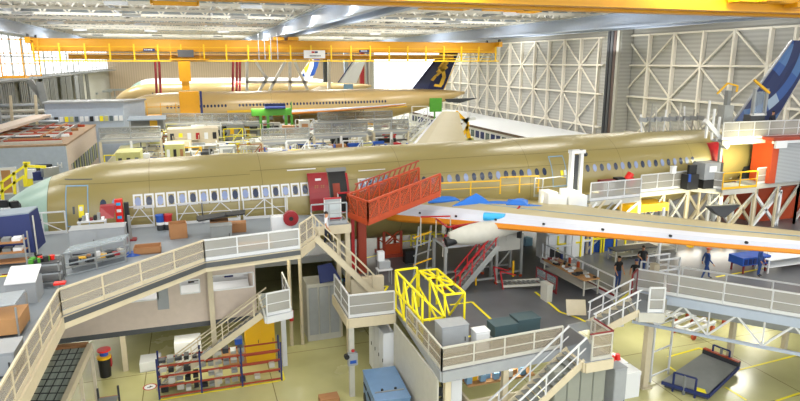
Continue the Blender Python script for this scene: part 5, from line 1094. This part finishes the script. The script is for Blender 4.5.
# orange cabin with roller shutter
cx0 = 37.3; zt = 10.3
r = thing('orange_cabin', 'orange framed cabin with a silver roller shutter and red-brown roof', 'cabin', (cx0, 32, Z7))
MB().span((cx0, 31.9, Z7), (cx0 + .6, 32.1, zt)).build('corner_post', 'orange', r); MB().span((cx0 + .6, 31.95, Z7), (cx0 + 3.2, 32.05, zt)).build('roller_shutter', 'rollershutter', r)
MB().span((cx0 + 3.2, 31.9, Z7), (cx0 + 3.5, 32.1, zt)).build('corner_post', 'paper', r); MB().span((cx0 + 3.5, 31.95, Z7), (cx0 + 8, 33.5, zt)).build('side_wall', 'orange', r); MB().span((cx0, 32.1, Z7), (cx0 + .1, 33.5, zt)).build('side_wall', 'orange', r)
MB().span((cx0 - .3, 31.6, zt), (cx0 + 8.4, 33.7, zt + .22)).build('roof', 'rust', r); MB().span((cx0 - .2, 31.7, zt - .2), (cx0 + 8.3, 31.85, zt)).build('lintel', 'paper', r); MB().span((cx0 - .2, 31.5, zt - .5), (cx0 + .8, 31.65, zt)).build('name_plate', 'paper', r)
# tail dock around the fin base
ta, tb = AY(722, 140, 32.6), AY(812, 127, 32.6); zf = 10.4
gantry([(ta.x, 32.6), (ta.x + 12, 32.6)], zf, 'high white mesh platform wrapped round the base of the blue fin', 1.0, legs=False, h=1.15, raillabel='white mesh guard of the high platform at the blue fin')
b = MB(); b.span((ta.x + .6, 33.2, 4), (ta.x + .8, 33.4, zf)); b.span((ta.x + 11, 33.2, 4), (ta.x + 11.3, 33.4, zf)); tag(b.build('dock_support', 'lightgrey'), 'pair of grey posts carrying the high platform at the fin', 'post')
r = thing('fin_dock_tower', 'white stepped access tower at the foot of the blue fin', 'tower', (ta.x, 34, zf))
MB().bar((ta.x - 1.2, 33, zf + 1.3), (ta.x + .9, 33, zf - .6), .3).build('stringer', 'paper', r)
for i in range(4): MB().bar((ta.x - 1 + .5 * i, 33, zf + .1 - .1 * i), (ta.x - 1 + .5 * i, 33, zf + 2.6 - .55 * i), .12).build('post', 'paper', r)
MB().span((34.5, 33.6, zf + .9), (35.3, 34.2, zf + 2.2)).build('grey_box', 'steel', r); MB().span((34.75, 33.7, zf + 2.2), (35.05, 34, zf + 3.2)).build('mast', 'grey', r)
MB().bar((33.7, 33.6, zf + 3.0), (34.5, 33.6, zf + 3.7), .1).build('yellow_arm', 'yellow', r); MB().bar((34.5, 33.6, zf + 3.7), (35.4, 33.6, zf + 3.5), .1).build('yellow_arm', 'yellow', r); MB().bar((35.4, 33.6, zf + 3.5), (35.35, 33.6, zf + 3.1), .1).build('yellow_arm', 'yellow', r)
xa = AY(765, 105, 33).x
r = thing('grey_hoist_cabin', 'dark grey glazed hoist cabin with a yellow jib before the blue fin', 'hoist cabin', (xa, 33.3, zf))
MB().span((xa - .6, 33.5, zf), (xa + .7, 34.1, zf + 1.5)).build('lower_body', 'darksteel', r)
for x in (-.5, .6): MB().span((xa + x - .08, 33.4, zf + 1.5), (xa + x + .08, 33.6, zf + 3.3)).build('post', 'lightgrey', r)
MB().span((xa - .5, 33.55, zf + 1.6), (xa + .6, 33.65, zf + 3.1)).build('glass_panel', 'clear', r); MB().bar((xa - .8, 33.4, zf + 3.9), (xa + .7, 33.4, zf + 3.0), .14).build('yellow_jib', 'yellow', r); MB().span((xa - .6, 33.4, zf + 1.45), (xa + .7, 33.6, zf + 1.6)).build('band', 'paper', r)
for i in range(7):
    x = ta.x + 1 + i * .42; small_box((x, 33.1, zf), (.35, .4, .5 + .35 * ((i * 5) % 3)), ['paper', 'paper', 'black', 'navy', 'paper', 'black', 'offwhite'][i], 'maintenance_item', 'white or dark maintenance item piled on the high platform before the blue fin', 'equipment', group='items on the high fin platform', lid=False)
# white scaffold lying on top of the rear fuselage
for i in range(9):
    x = 29.6 + i * .62; r = thing('folding_scaffold', 'white folded scaffold frame standing on top of the rear fuselage', 'scaffold', (x, 36, 10.7), 0, 'scaffold frames on top of the fuselage')
    MB().bar((0, -.2, .0), (.15 + .3 * (i % 2), .2, 1.2 + .25 * ((i * 3) % 4)), .09).build('leg', ['paper', 'steel', 'offwhite'][i % 3], r, False); MB().bar((.35, -.2, .0), (.05, .2, 1.1), .07).build('leg', 'offwhite', r, False); MB().bar((-.1, 0, .9), (.6, 0, .8), .1, .3).build('panel', 'lightgrey', r, False)
area(35.6, 31.2, 9.4, 1.6, 1.6, 330, (1, .9, .5), (math.radians(80), 0, math.radians(10)))  # warm lights added to brighten the tail gap and the rear platforms
area(27, 31.0, 6.6, 14, .6, 500, (1, .93, .6), (math.radians(60), 0, 0))
area(21, 31.2, 7.6, 4, .5, 50, (1, .93, .5), (math.radians(110), 0, 0))
for i, (u, v, m) in enumerate(((742, 150, 'yellow'), (737, 165, 'paper'), (748, 160, 'yellow'), (730, 158, 'offwhite'), (745, 172, 'charcoal'), (752, 163, 'black'))):
    q = AY(u, v, 35.0 - .2 * i); small_box((q.x, q.y, Z7), (.35 if m != 'charcoal' else .8, .4, max(.4, q.z - Z7 + .6)), m, 'tail_equipment', '%s upright case in the lit gap under the tail, %s' % ({'yellow': 'yellow', 'paper': 'white', 'offwhite': 'pale grey', 'charcoal': 'dark round', 'black': 'black'}[m], ['near the high platform bracket', 'lower left', 'right of the bracket', 'beside the fuselage end', 'on the yellow railed platform', 'against the orange cabin'][i]), 'equipment case', lid=False)
# ------------------------------------------------------------------ people
def look(x, y): return math.atan2(y, x) + PI / 2
p = lerp((8.1, 28.9, 4), (5.1, 28.85, Z7), .78); person((p.x, p.y, p.z + .08), math.radians(75), 'person in white shirt with red pouch climbing the cream stairs', ('shirtwhite', 'skin', 'trousers'), 'stairs', scale=1.0)
q = A(617, 288.5, 4); person((q.x, q.y, 4), 0.1, 'person in black t-shirt facing the camera beside the diagonal railing', ('shirtblack', 'skin', 'jeans'))
q = A(634, 292, 4); person((q.x, q.y, 4), 2.6, 'person in black t-shirt and dark cap seen from behind beside the red topped gate', ('shirtblack', 'skin', 'jeans'), cap='navy')
q = A(641, 276.5, 4); person((q.x, q.y, 4), -.5, 'person in black t-shirt looking down farther back under the wing', ('shirtblack', 'skin', 'jeans'), bag='hold')
q = A(705, 279, 4); person((q.x, q.y, 4), 1.3, 'person in blue overalls and cap walking on the dark deck', ('overall', 'overall', 'overall'), 'walk', cap='orange')
q = A(758, 276, 4); person((q.x, q.y, 4), .4, 'person in blue overalls standing partly hidden by the wing beside the blue cart', ('overall', 'overall', 'overall'))
q = AY(774, 126, 33.0); person((q.x, 33.2, zf), 0, 'person in dark clothes standing on the high platform at the blue fin', ('trousers', 'trousers', 'trousers'))
dm('bayfloor', '#a9a578', .4)
# ------------------------------------------------------------------ the bay between the airliners
deck([(-10, 62.2), (40, 62.2), (40, 116), (-10, 116)], Z4, .3, 'pale working deck between the two tan airliners', 'bayfloor', 'cream', cols=[(-9, 63), (38, 63)])
# office building at the left
r = thing('office_building', 'two-tone office block with pipe-strewn brown roof behind the airliner nose', 'building', (-20, 80, 0))
x0, x1, y0, y1, zt = -27, -12.7, 70.8, 92.5, 7.1
MB().span((x0, y0, 0), (x1, y0 + .3, zt)).build('front_wall', 'bluegrey', r); MB().span((x1 - .3, y0 + .3, 0), (x1, y1, zt)).build('side_wall', 'beigewall', r); MB().span((x0, y0, zt), (x1 + .1, y1, zt + .2)).build('roof', 'roofbrown', r)
MB().span((x0, y1 - .3, 0), (x1 - .3, y1, zt)).build('rear_wall', 'beigewall', r)
MB().span((x1 - .02, y0 + 2, 3.0), (x1 + .04, y1 - .6, 4.9)).build('window', 'glass', r)
for i in range(12): MB().span((x1, y0 + 2 + 1.66 * i, 2.95), (x1 + .1, y0 + 2.25 + 1.66 * i, 4.95)).build('window_post', ['offwhite', 'lime'][i % 2], r)
for u0, u1, v0, v1, m in ((0, 16, 167, 195, 'paper'), (4, 10, 170, 193, 'wood'), (36, 52, 164, 172, 'charcoal'), (20, 26, 168, 186, 'offwhite')):
    a, e = AY(u0, v1, y0 - .05), AY(u1, v0, y0 - .05); MB().span((a.x, y0 - .08 - (.04 if m == 'wood' else 0), a.z), (e.x, y0, e.z)).build('window' if m != 'wood' else 'door', m, r)
a = AY(57.5, 168, y0 - .1); b = MB(); b.span((a.x, y0 - .1, a.z), (a.x + .1, y0, a.z + .55)); b.span((a.x + .35, y0 - .1, a.z), (a.x + .45, y0, a.z + .55)); b.span((a.x, y0 - .1, a.z + .23), (a.x + .45, y0, a.z + .33)); b.build('wall_letter', 'paper', r)
random.seed(31)
for i in range(13):
    y = y0 + .8 + 1.6 * i; MB().span((x0 + 1, y, zt + .2), (x1 - .4 - random.random() * 3, y + .25, zt + .5)).build('roof_pipe', ['offwhite', 'rust', 'card', 'charcoal', 'paper', 'orange'][i % 6], r)
for i in range(8):
    x = x0 + 2 + 1.5 * i; MB().span((x, y0 + 2 + random.random() * 8, zt + .25), (x + .2, y1 - 1, zt + .6)).build('roof_cable', ['card', 'steel', 'rust'][i % 3], r)
b = MB(); b.slab([(x0 + 4, y0 + 3, zt + .7), (x0 + 6, y0 + 3, zt + .7), (x0 + 9.5, y1 - 2, zt + 1.5), (x0 + 7.5, y1 - 2, zt + 1.5)], (0, 0, .3)); tag(b.build('roof_duct', 'beigewall'), 'long pinkish grey air duct lying across the brown roof', 'duct')
r = thing('far_office', 'low blue-grey office block with a row of lit windows at the far left', 'building', (-14, 95, 0))
MB().prism([(-19, 95), (-9.3, 95), (-6.8, 99.5), (-19, 99.5)], 0, 10.0).build('walls', 'bluegrey', r); MB().prism([(-19.2, 94.8), (-9.2, 94.8), (-6.5, 99.7), (-19.2, 99.7)], 10.0, 10.25).build('roof', 'lightgrey', r)
for i in range(15): x = -18.6 + .62 * i; MB().span((x, 94.9, 7.5), (x + .45, 95, 8.2)).build('window', ['paper', 'black', 'paper', 'safety', 'lime', 'glass', 'paper'][i % 7], r)
# silver pipework at the left, hanging behind the office roof
r = thing('pipework', 'silver bent pipes and pale frames at the far left before the wall panels', 'pipes', (-25, 88, 0))
for i in range(4): z = 7.6 + .75 * i; MB().tube((-34, 95, z), (-17.5 - i * .8, 95, z), .28, 10).build('pipe', ['alum', 'paper', 'offwhite', 'alum'][i], r); MB().tube((-17.5 - i * .8, 95, z), (-17.2 - i * .8, 97, z - 1.6), .28, 10).build('pipe_bend', 'alum', r)
for i in range(5): x = -32 + 2.9 * i; MB().bar((x, 94.4, 0), (x + .6, 94.4, 11.2), .3).build('frame_post', 'cream', r)
MB().bar((-29, 94, 7.4), (-26.5, 94, 12.2), .25).build('brace', 'paper', r); MB().bar((-31, 94, 11.2), (-26, 94, 11.8), .25).build('brace', 'cream', r)
b = MB(); b.bar((-21.5, 100, 13), (-17.2, 100, 5.5), .8); tag(b.build('leaning_brace', 'grey'), 'long grey raking brace leaning against the left panels', 'brace')
b = MB(); b.bar((-20, 99, 12.8), (-18.6, 99, 0), .9); tag(b.build('support_stanchion', 'grey'), 'thick grey column under the left wall walkway', 'column')
for i, (u, v) in enumerate(((85, 102), (100, 99), (115, 97))):
    q = A(u, v, 4); r = thing('machine_stand', 'grey machine frame standing at the far left before the panels, %s' % ['nearest the office roof', 'middle one', 'nearest the mast'][i], 'machine', (q.x, q.y, 0))
    for x in (-3, 0, 3): MB().box((x, 0, 3.2), (.4, .4, 6.4)).build('post', 'steel', r, False)
    MB().box((0, 0, 6.4), (7.5, 1.5, .6)).build('beam', 'alum', r, False); MB().box((0, 0, 3.9), (7, 1.2, .4)).build('beam', 'offwhite', r, False)
# upper-level platforms: (u0, u1, v at floor edge, z, depth)
UP = [(100, 160, 140, 7.2, 6, 'grey mesh platform between the office block and the yellow basket'),
      (163, 262, 123, 7.2, 4, 'long pale platform alongside the second airliner nose'),
      (262, 312, 141, 7.0, 4, 'mesh platform with a stair in the middle of the crowded bay'),
      (314, 372, 135, 7.4, 3, 'white mesh platform in front of the white lit machines'),
      (374, 412, 131, 7.4, 4, 'white mesh platform left of the starboard wing tip'),
      (318, 400, 122, 7.2, 3, 'narrow platform under the wing of the second airliner'),
      (205, 262, 112, 7.6, 2, 'narrow docking platform beside the second airliner windows')]
ufill = []
for k, (u0, u1, v, z, dp, lab) in enumerate(UP):
    a, e = A(u0, v, z), A(u1, v, z); e = V(e.x, a.y, z) if abs(e.y - a.y) < 4 else e
    r = thing('docking_platform', lab, 'platform', (a.x, a.y, 4)); d_ = (e - a).normalized(); nn = V(-d_.y, d_.x, 0) * dp
    MB().slab([a, e, e + nn, a + nn], (0, 0, -.25)).build('deck', 'offwhite', r); MB().bar(a + V(0, 0, -.3), e + V(0, 0, -.3), .2, .25).build('edge_beam', 'lightgrey', r); ufill.append((a.copy(), e.copy(), k))
    n = max(2, round((e - a).length / 4))
    for i in range(n + 1): t = lerp(a, e, i / n); MB().bar((t.x, t.y, 4 if a.x > -10 else 0), (t.x, t.y, z - .2), .26).build('leg', ['cream', 'paper'][i % 2], r)
    railing([a, e], 'mesh guard of the ' + lab, infill='meshgrey', frame='lightgrey', step=2.5, h=1.3, w=.1)
# shed with yellow interior on the first platform, cabin walls below
a = A(128, 134, 7.2); r = thing('mezzanine_shed', 'dark grey open shed with a yellow back wall standing on the grey mesh platform', 'shed', (a.x, a.y + 3, 7.2))
x, y = a.x, a.y + 2.5; MB().span((x, y + 2, 7.2), (x + 4, y + 2.2, 8.6)).build('rear_wall', 'grey', r); MB().span((x + 2.2, y + 1.9, 7.2), (x + 3.1, y + 2, 8.4)).build('yellow_panel', 'yellow', r); MB().slab([(x - .2, y, 8.5), (x + 4.2, y, 8.5), (x + 4.2, y + 2.4, 8.8), (x - .2, y + 2.4, 8.8)], (0, 0, .12)).build('roof', 'canvas', r)
for xx in (x, x + 3.9): MB().span((xx, y, 7.2), (xx + .12, y + .12, 8.5)).build('post', 'steel', r)
def wallcabin(u0, u1, v0, v1, Y, lab, m, wn, wm):
    a, e = AY(u0, v1, Y), AY(u1, v0, Y); z0 = min(a.z, 4) if a.x > -10 else 0; r = thing('site_cabin', lab, 'cabin', (a.x, Y, z0)); MB().span((a.x, Y, z0), (e.x, Y + 3, e.z)).build('body', m, r)
    for i in range(wn): x = a.x + (e.x - a.x) * (i + .3) / wn; MB().span((x, Y - .06, e.z - 1.3), (x + (e.x - a.x) * .45 / wn, Y, e.z - .5)).build('window', wm[i % len(wm)], r)
wallcabin(168, 218, 128, 142, 80, 'cream cabin with small lit windows below the long pale platform', 'cream', 6, ['charcoal', 'safety', 'paper', 'red', 'paper', 'black'])
wallcabin(165, 184, 144, 154, 66, 'cream screen cabin just above the tan fuselage left of the middle', 'lime', 3, ['paper', 'black', 'card'])
wallcabin(116, 140, 152, 162, 62.5, 'low lime cabin with dark windows beside the office block', 'lime', 3, ['charcoal', 'black', 'glass'])
wallcabin(192, 222, 126, 138, 88, 'white walled cabin near the bottom of the diagonal stair', 'offwhite', 3, ['red', 'paper', 'charcoal'])
wallcabin(228, 244, 124, 138, 86, 'grey cabin with a yellow doorway under the pale platform', 'grey', 2, ['yellow', 'charcoal'])
# clutter on the crowded deck
random.seed(77)
KN = {'paper': 'white', 'cream': 'cream', 'offwhite': 'off-white', 'yellow': 'yellow', 'grey': 'grey', 'lightgrey': 'pale grey', 'charcoal': 'dark', 'black': 'black', 'red': 'red', 'blue': 'blue', 'green': 'green', 'steel': 'steel', 'card': 'brown', 'lime': 'pale lime', 'safety': 'bright yellow', 'orange': 'orange', 'bluegrey': 'blue-grey', 'alum': 'silver'}
pal = ['paper'] * 7 + ['cream'] * 4 + ['offwhite'] * 3 + ['yellow', 'safety', 'lime', 'lime', 'grey', 'lightgrey', 'charcoal', 'black', 'black', 'red', 'blue', 'alum', 'card', 'bluegrey', 'steel']
def clut(kind, x, y, z, m, where, sc=1.0):
    nm = KN[m]; g = '%s %s %s' % (nm, {0: 'cabinets', 1: 'racks', 2: 'trestles', 3: 'crates', 4: 'frames'}[kind], where)
    if kind == 0:
        w_, h_ = random.uniform(.8, 2) * sc, random.uniform(1, 2.2) * sc; r = thing('equipment_cabinet', '%s equipment cabinet standing %s' % (nm, where), 'cabinet', (x, y, z), 0, g)
        MB().box((0, 0, h_ / 2), (w_, .8, h_)).build('body', m, r, False); MB().box((0, -.43, h_ * .6), (w_ * .6, .05, h_ * .3)).build('panel', random.choice(['charcoal', 'lightgrey', 'paper', 'card']), r, False)
    elif kind == 1:
        w_, h_ = random.uniform(1.5, 3) * sc, random.uniform(1.5, 2.4) * sc; r = thing('parts_rack', '%s parts rack with shelves standing %s' % (nm, where), 'rack', (x, y, z), 0, g)
        for sx in (-1, 1): MB().box((sx * w_ / 2, 0, h_ / 2), (.1, .7, h_)).build('upright', m, r, False)
        for k in range(3): MB().box((0, 0, h_ * (k + .4) / 3), (w_, .7, .08)).build('shelf', m, r, False); MB().box((random.uniform(-.2, .2) * w_, 0, h_ * (k + .4) / 3 + .2), (w_ * random.uniform(.3, .6), .5, .3)).build('load', random.choice(pal), r, False)
    elif kind == 2:
        w_, h_ = random.uniform(2, 4) * sc, random.uniform(.9, 1.5) * sc; r = thing('work_trestle', '%s work trestle standing %s' % (nm, where), 'trestle', (x, y, z), 0, g)
        MB().box((0, 0, h_), (w_, .9, .12)).build('top', m, r, False)
        for sx in (-1, 1):
            for sy in (-1, 1): MB().box((sx * (w_ / 2 - .1), sy * .35, h_ / 2), (.1, .1, h_)).build('leg', m, r, False)
        MB().bar((-w_ / 2, -.4, .1), (w_ / 2, -.4, h_), .1).build('brace', 'offwhite', r, False)
    elif kind == 3:
        w_, h_ = random.uniform(.5, 1.2) * sc, random.uniform(.4, 1.1) * sc; r = thing('crate', '%s crate standing %s' % (nm, where), 'crate', (x, y, z), 0, g); MB().box((0, 0, h_ / 2), (w_, .7, h_)).build('body', m, r, False); MB().box((0, 0, h_ + .03), (w_ + .06, .76, .06)).build('lid', m, r, False)
    else:
        w_, h_ = random.uniform(1.2, 2.4) * sc, random.uniform(1.8, 2.8) * sc; r = thing('tube_scaffold', '%s tubular frame standing %s' % (nm, where), 'frame', (x, y, z), 0, g)
        for sx in (-1, 1): MB().box((sx * w_ / 2, 0, h_ / 2), (.12, .12, h_)).build('post', m, r, False)
        for k in range(3): MB().box((0, 0, h_ * (k + 1) / 3), (w_, .1, .1)).build('rail', m, r, False)
        MB().bar((-w_ / 2, 0, .1), (w_ / 2, 0, h_), .09).build('brace', m, r, False)
def strip(xa, xb, y, z, n, where, kinds=(0, 1, 2, 3, 4), sc=1.0, avoid=None, pl=None):
    for i in range(n):
        x = xa + (xb - xa) * (i + .5) / n
        if avoid and avoid[0] < x < avoid[1]: continue
        clut(random.choice(kinds), x + random.uniform(-.25, .25), y + random.uniform(-.3, .3), z, random.choice(pl or pal), where, sc)
strip(-8, 22, 64.5, 4, 24, 'in the front row just above the tan fuselage', sc=1.0)
strip(-7, 21, 69.5, 4, 24, 'in the second row of the crowded bay', sc=1.1)
strip(-6, 24, 76, 4, 24, 'in the third row of the crowded bay', sc=1.2)
strip(-6, 28, 84, 4, 24, 'in the fourth row of the crowded bay', sc=1.3)
strip(-8, 24, 67, 4, 20, 'between the front row and the second row', kinds=(1, 4), sc=1.1)
strip(-7, 26, 80, 4, 20, 'between the third row and the fourth row', kinds=(1, 4, 2), sc=1.2)
strip(-6, 30, 87.5, 4, 20, 'between the fourth row and the fifth row', kinds=(1, 4, 2), sc=1.3)
strip(2, 32, 90.5, 4, 24, 'in the fifth row of the crowded bay', sc=1.3)
strip(0, 34, 96, 4, 13, 'beneath the second airliner', sc=1.3, kinds=(0, 2, 4))
strip(-8, 38, 99, 4, 12, 'close under the second airliner belly', kinds=(2, 4), sc=1.6)
strip(0, 14, 93.2, 7.2, 6, 'on the long pale platform', kinds=(0, 3), sc=.7)
strip(9, 24, 72.2, 7.4, 7, 'on the white mesh platforms', kinds=(0, 3), sc=.7)
for a, e, k in ufill:
    if a.x < -9: continue
    w_ = ['', 'under the pale platform by the airliner nose', 'under the middle mesh platform', 'under the white mesh platform', 'under the platform by the wing tip', 'under the narrow wing platform', 'under the narrow docking platform'][k]
    strip(a.x, e.x, a.y - .8, 4, max(4, int((e.x - a.x) / 1.0)), w_, kinds=(0, 1, 4, 4, 2), sc=1.15, pl=pal + ['yellow', 'safety', 'black', 'charcoal', 'steel', 'red', 'blue'])
# third airliner surroundings
strip(-10, 40, 130, 0, 14, 'on the floor between the second and third airliners', sc=3.2, kinds=(0, 1, 2, 4))
strip(-14, 30, 122, 0, 10, 'on the floor behind the second airliner', sc=3.6, kinds=(0, 2, 4))
strip(-14, 12, 165, 0, 9, 'far back before the tan end wall', sc=4, kinds=(0, 1, 4))
# diagonal stairs in the bay
for a, e, lab in ((A(250, 137, 4), A(233, 121, 7.2), 'grey diagonal stair between the pale platform and the crowded bay'), (A(288, 150, 4.5), A(318, 128, 7.4), 'white diagonal stair rising to the middle mesh platform'),
                  (A(392, 140, 4.5), A(405, 120, 7.4), 'white diagonal stair left of the starboard wing tip'), (A(404, 144, 4.5), A(428, 120, 7.6), 'second white diagonal stair beside the starboard wing tip')):
    stairs(a, e, 1.3, lab, n=8, frame='paper', tread='grey')
# green scaffold
q0, q1 = AY(252, 118, 88), AY(292, 108, 88); r = thing('green_scaffold', 'bright green scaffold bridge in front of the second airliner', 'scaffold', (q0.x, 88, 4))
zb = AY(260, 116, 88).z; zt = AY(260, 109, 88).z
MB().span((q0.x, 88, zb), (q0.x + 5.5, 89, zt)).build('near_box', 'green', r); MB().slab([(q0.x + 5.5, 88, zb + .4), (q1.x, 88, zb + 1), (q1.x, 88, zt + .9), (q0.x + 5.5, 88, zt)], (0, 1, 0)).build('boom', 'green', r)
for x in (q0.x + 1.0, q0.x + 2.0, q0.x + 4.5, q0.x + 5.3): MB().span((x, 88, 4), (x + .35, 88.4, zb)).build('leg', 'green', r)
MB().span((q0.x + 1.8, 87.6, zt), (q0.x + 4.6, 88.6, zt + .7)).build('motor', 'navy', r); MB().span((q0.x + 2, 87.5, 4.4), (q0.x + 5, 88, 5.4)).build('yellow_cart', 'yellow', r)
q0, q1 = AY(430, 112, 97), AY(442, 98, 97); b = MB(); b.span((q0.x, 97, q0.z), (q1.x, 97.3, q1.z)); b.span((q0.x + .8, 97.1, 4), (q0.x + 1, 97.3, q0.z)); tag(b.build('green_screen', 'green'), 'bright green panel standing under the navy and gold tail', 'panel')
b = MB(); a = AY(446, 99, 97); e = AY(478, 98, 97); b.slab([a, (e.x, e.y, e.z), AY(460, 103, 97), AY(448, 102, 97)], (0, .6, 0)); tag(b.build('dark_stabiliser', 'charcoal'), 'dark slender tail plane beyond the green panel', 'tail plane')
q = AY(455, 118, 80); r = thing('yellow_lift', 'yellow and white folding lift beside the starboard wing tip', 'lift', (q.x, 80, 4))
for a, e, m in ((AY(456, 112, 80), AY(468, 124, 80), 'yellow'), (AY(468, 124, 80), AY(460, 140, 80), 'yellow'), (AY(466, 126, 80), AY(470, 142, 80), 'yellow'), (AY(452, 122, 80), AY(475, 118, 80), 'paper'), (AY(470, 112, 80), AY(462, 130, 80), 'paper'), (AY(458, 141, 80), AY(473, 139, 80), 'lime')): MB().bar(a, e, .45).build('arm', m, r)
strip(30, 39, 92, 4, 5, 'between the green panel and the right wall', kinds=(2, 4), sc=1.2, pl=['paper', 'yellow', 'steel', 'offwhite'])
# hanging red hoses and white raking frames
for i, u in enumerate((155, 159, 233, 237, 240)):
    a, e = AY(u, 60, 120), AY(u + (2 if i < 2 else -.3), 99 if i < 2 else 92, 120); b = MB(); b.tube(a, (e.x, e.y, max(e.z, .0)), .22, 8); tag(b.build('hanging_hose', 'darkred'), 'dark red hose hanging from the roof, ' + ['left of the mast', 'close to the mast on its left', 'leftmost of the trio above the second airliner', 'middle of the trio above the second airliner', 'rightmost of the trio above the second airliner'][i], 'hose')
r = thing('raking_braces', 'pair of tall white raking braces standing beyond the second airliner', 'frame', AY(265, 95, 118) * 1)
for p, q in (((247, 55), (247, 98)), ((252, 55), (266, 78)), ((268, 76), (256, 97)), ((292, 55), (303, 80)), ((303, 80), (311, 97)), ((286, 60), (266, 97)), ((246, 82), (308, 82)), ((290, 60), (290, 96)), ((329, 55), (329, 92))):
    MB().bar(AY(*p, 118), AY(*q, 118), .5).build('brace', 'paper', r)
for i, (u, m) in enumerate(((346, 'bluegrey'), (368, 'lightgrey'), (371, 'offwhite'), (325, 'darksteel'), (362, 'red'))):
    a, e = AY(u, 50, 190 - i), AY(u, 88, 190 - i); b = MB(); b.span((a.x - .6, a.y, 0), (a.x + .6, a.y + 1, a.z)); o = struct('column', b, m)
b = MB(); a, e = AY(344, 92, 143), AY(353, 84, 143); b.span((a.x, 143, a.z), (e.x, 143.4, e.z)); b.span((a.x, 143, 0), (a.x + .3, 143.3, a.z)); tag(b.build('light_blue_screen', 'skyblue'), 'light blue screen standing at the base of the plain white tail', 'screen')
# yellow steps over the cockpit
a, e = A(0, 182, 8.8), A(24, 168, 8.8); Y0 = 41
seg = [(AY(-4, 186, Y0), AY(26, 165, Y0)), (AY(-2, 194, Y0), AY(24, 176, Y0)), (AY(26, 163, Y0), AY(26, 186, Y0)), (AY(14, 172, Y0), AY(15, 194, Y0)), (AY(26, 166, Y0), AY(46, 167, Y0)), (AY(23, 163, Y0), AY(30, 163, Y0)), (AY(2, 182, Y0), AY(3, 204, Y0))]
tubes('bright yellow access steps reaching over the pale green nose', seg, w=.14, name='access_steps', cat='steps')
for i, (u, v, m) in enumerate(((31, 173, 'paper'), (28, 181, 'safety'), (37, 175, 'navy'), (50, 171, 'alum'))):
    q = AY(u, v, 41.2); small_box((q.x, q.y, q.z - .3), (.5 if i != 3 else .9, .4, .6), m, 'cover', '%s piece resting above the pale green nose' % ['white cloth', 'yellow', 'dark blue', 'silver cylindrical'][i], 'cover', .2 * i, lid=False)
q = AY(10, 205, 33.2)
for i, (u, v, m) in enumerate(((4, 203, 'black'), (8, 210, 'paper'), (14, 204, 'black'), (2, 212, 'paper'))):
    q = AY(u, v, 33.3); small_box((q.x, q.y, q.z - .2), (.35, .25, .4), m, 'cockpit_cover', '%s protective piece fixed round the cockpit windows' % ['black upper', 'white upper', 'black inner', 'white lower'][i], 'cover', .3 * i, lid=False)
for y, pw in ((66, 700), (74, 800), (88, 900), (120, 2000)):
    for x in (-2, 10, 22): area(x, y, 9.5 if y < 100 else 12, 5, 1, pw * .5, (1, .97, .8))
for y, pw in ((40, .7), (60, 1.3), (85, 2), (115, 2.6), (150, 3.2), (195, 4)):  # added uplights without fittings, brightening the roof from below
    for x in (-12, 12, 36, 54): area(x, y, 17.0, 18, 6, LP * pw, (.95, .98, 1), (PI, 0, 0))
EXPO = -0.25
# ------------------------------------------------------------------ camera, sky, view
cam = D.cameras.new('camera'); co = D.objects.new('camera', cam); COL.objects.link(co)
cam.sensor_fit = 'HORIZONTAL'; cam.sensor_width = 36; cam.lens = FL / 800 * 36; cam.shift_y = -.5 / 800; cam.clip_end = 600
co.location = (0, 0, CAMH); co.rotation_euler = (PI / 2 - THE, 0, -PSI)
sc = bpy.context.scene; sc.camera = co
w = D.worlds.new('daylight'); sc.world = w; w.use_nodes = True
w.node_tree.nodes['Background'].inputs[0].default_value = (.93, .97, 1, 1); w.node_tree.nodes['Background'].inputs[1].default_value = 3.0
sc.view_settings.view_transform = 'Standard'; sc.view_settings.look = 'None'; sc.view_settings.gamma = 1; sc.view_settings.use_curve_mapping = False
sc.view_settings.exposure = EXPO
sc.cycles.use_denoising = True; sc.cycles.max_bounces = 8; sc.cycles.transparent_max_bounces = 24; sc.cycles.sample_clamp_indirect = 6
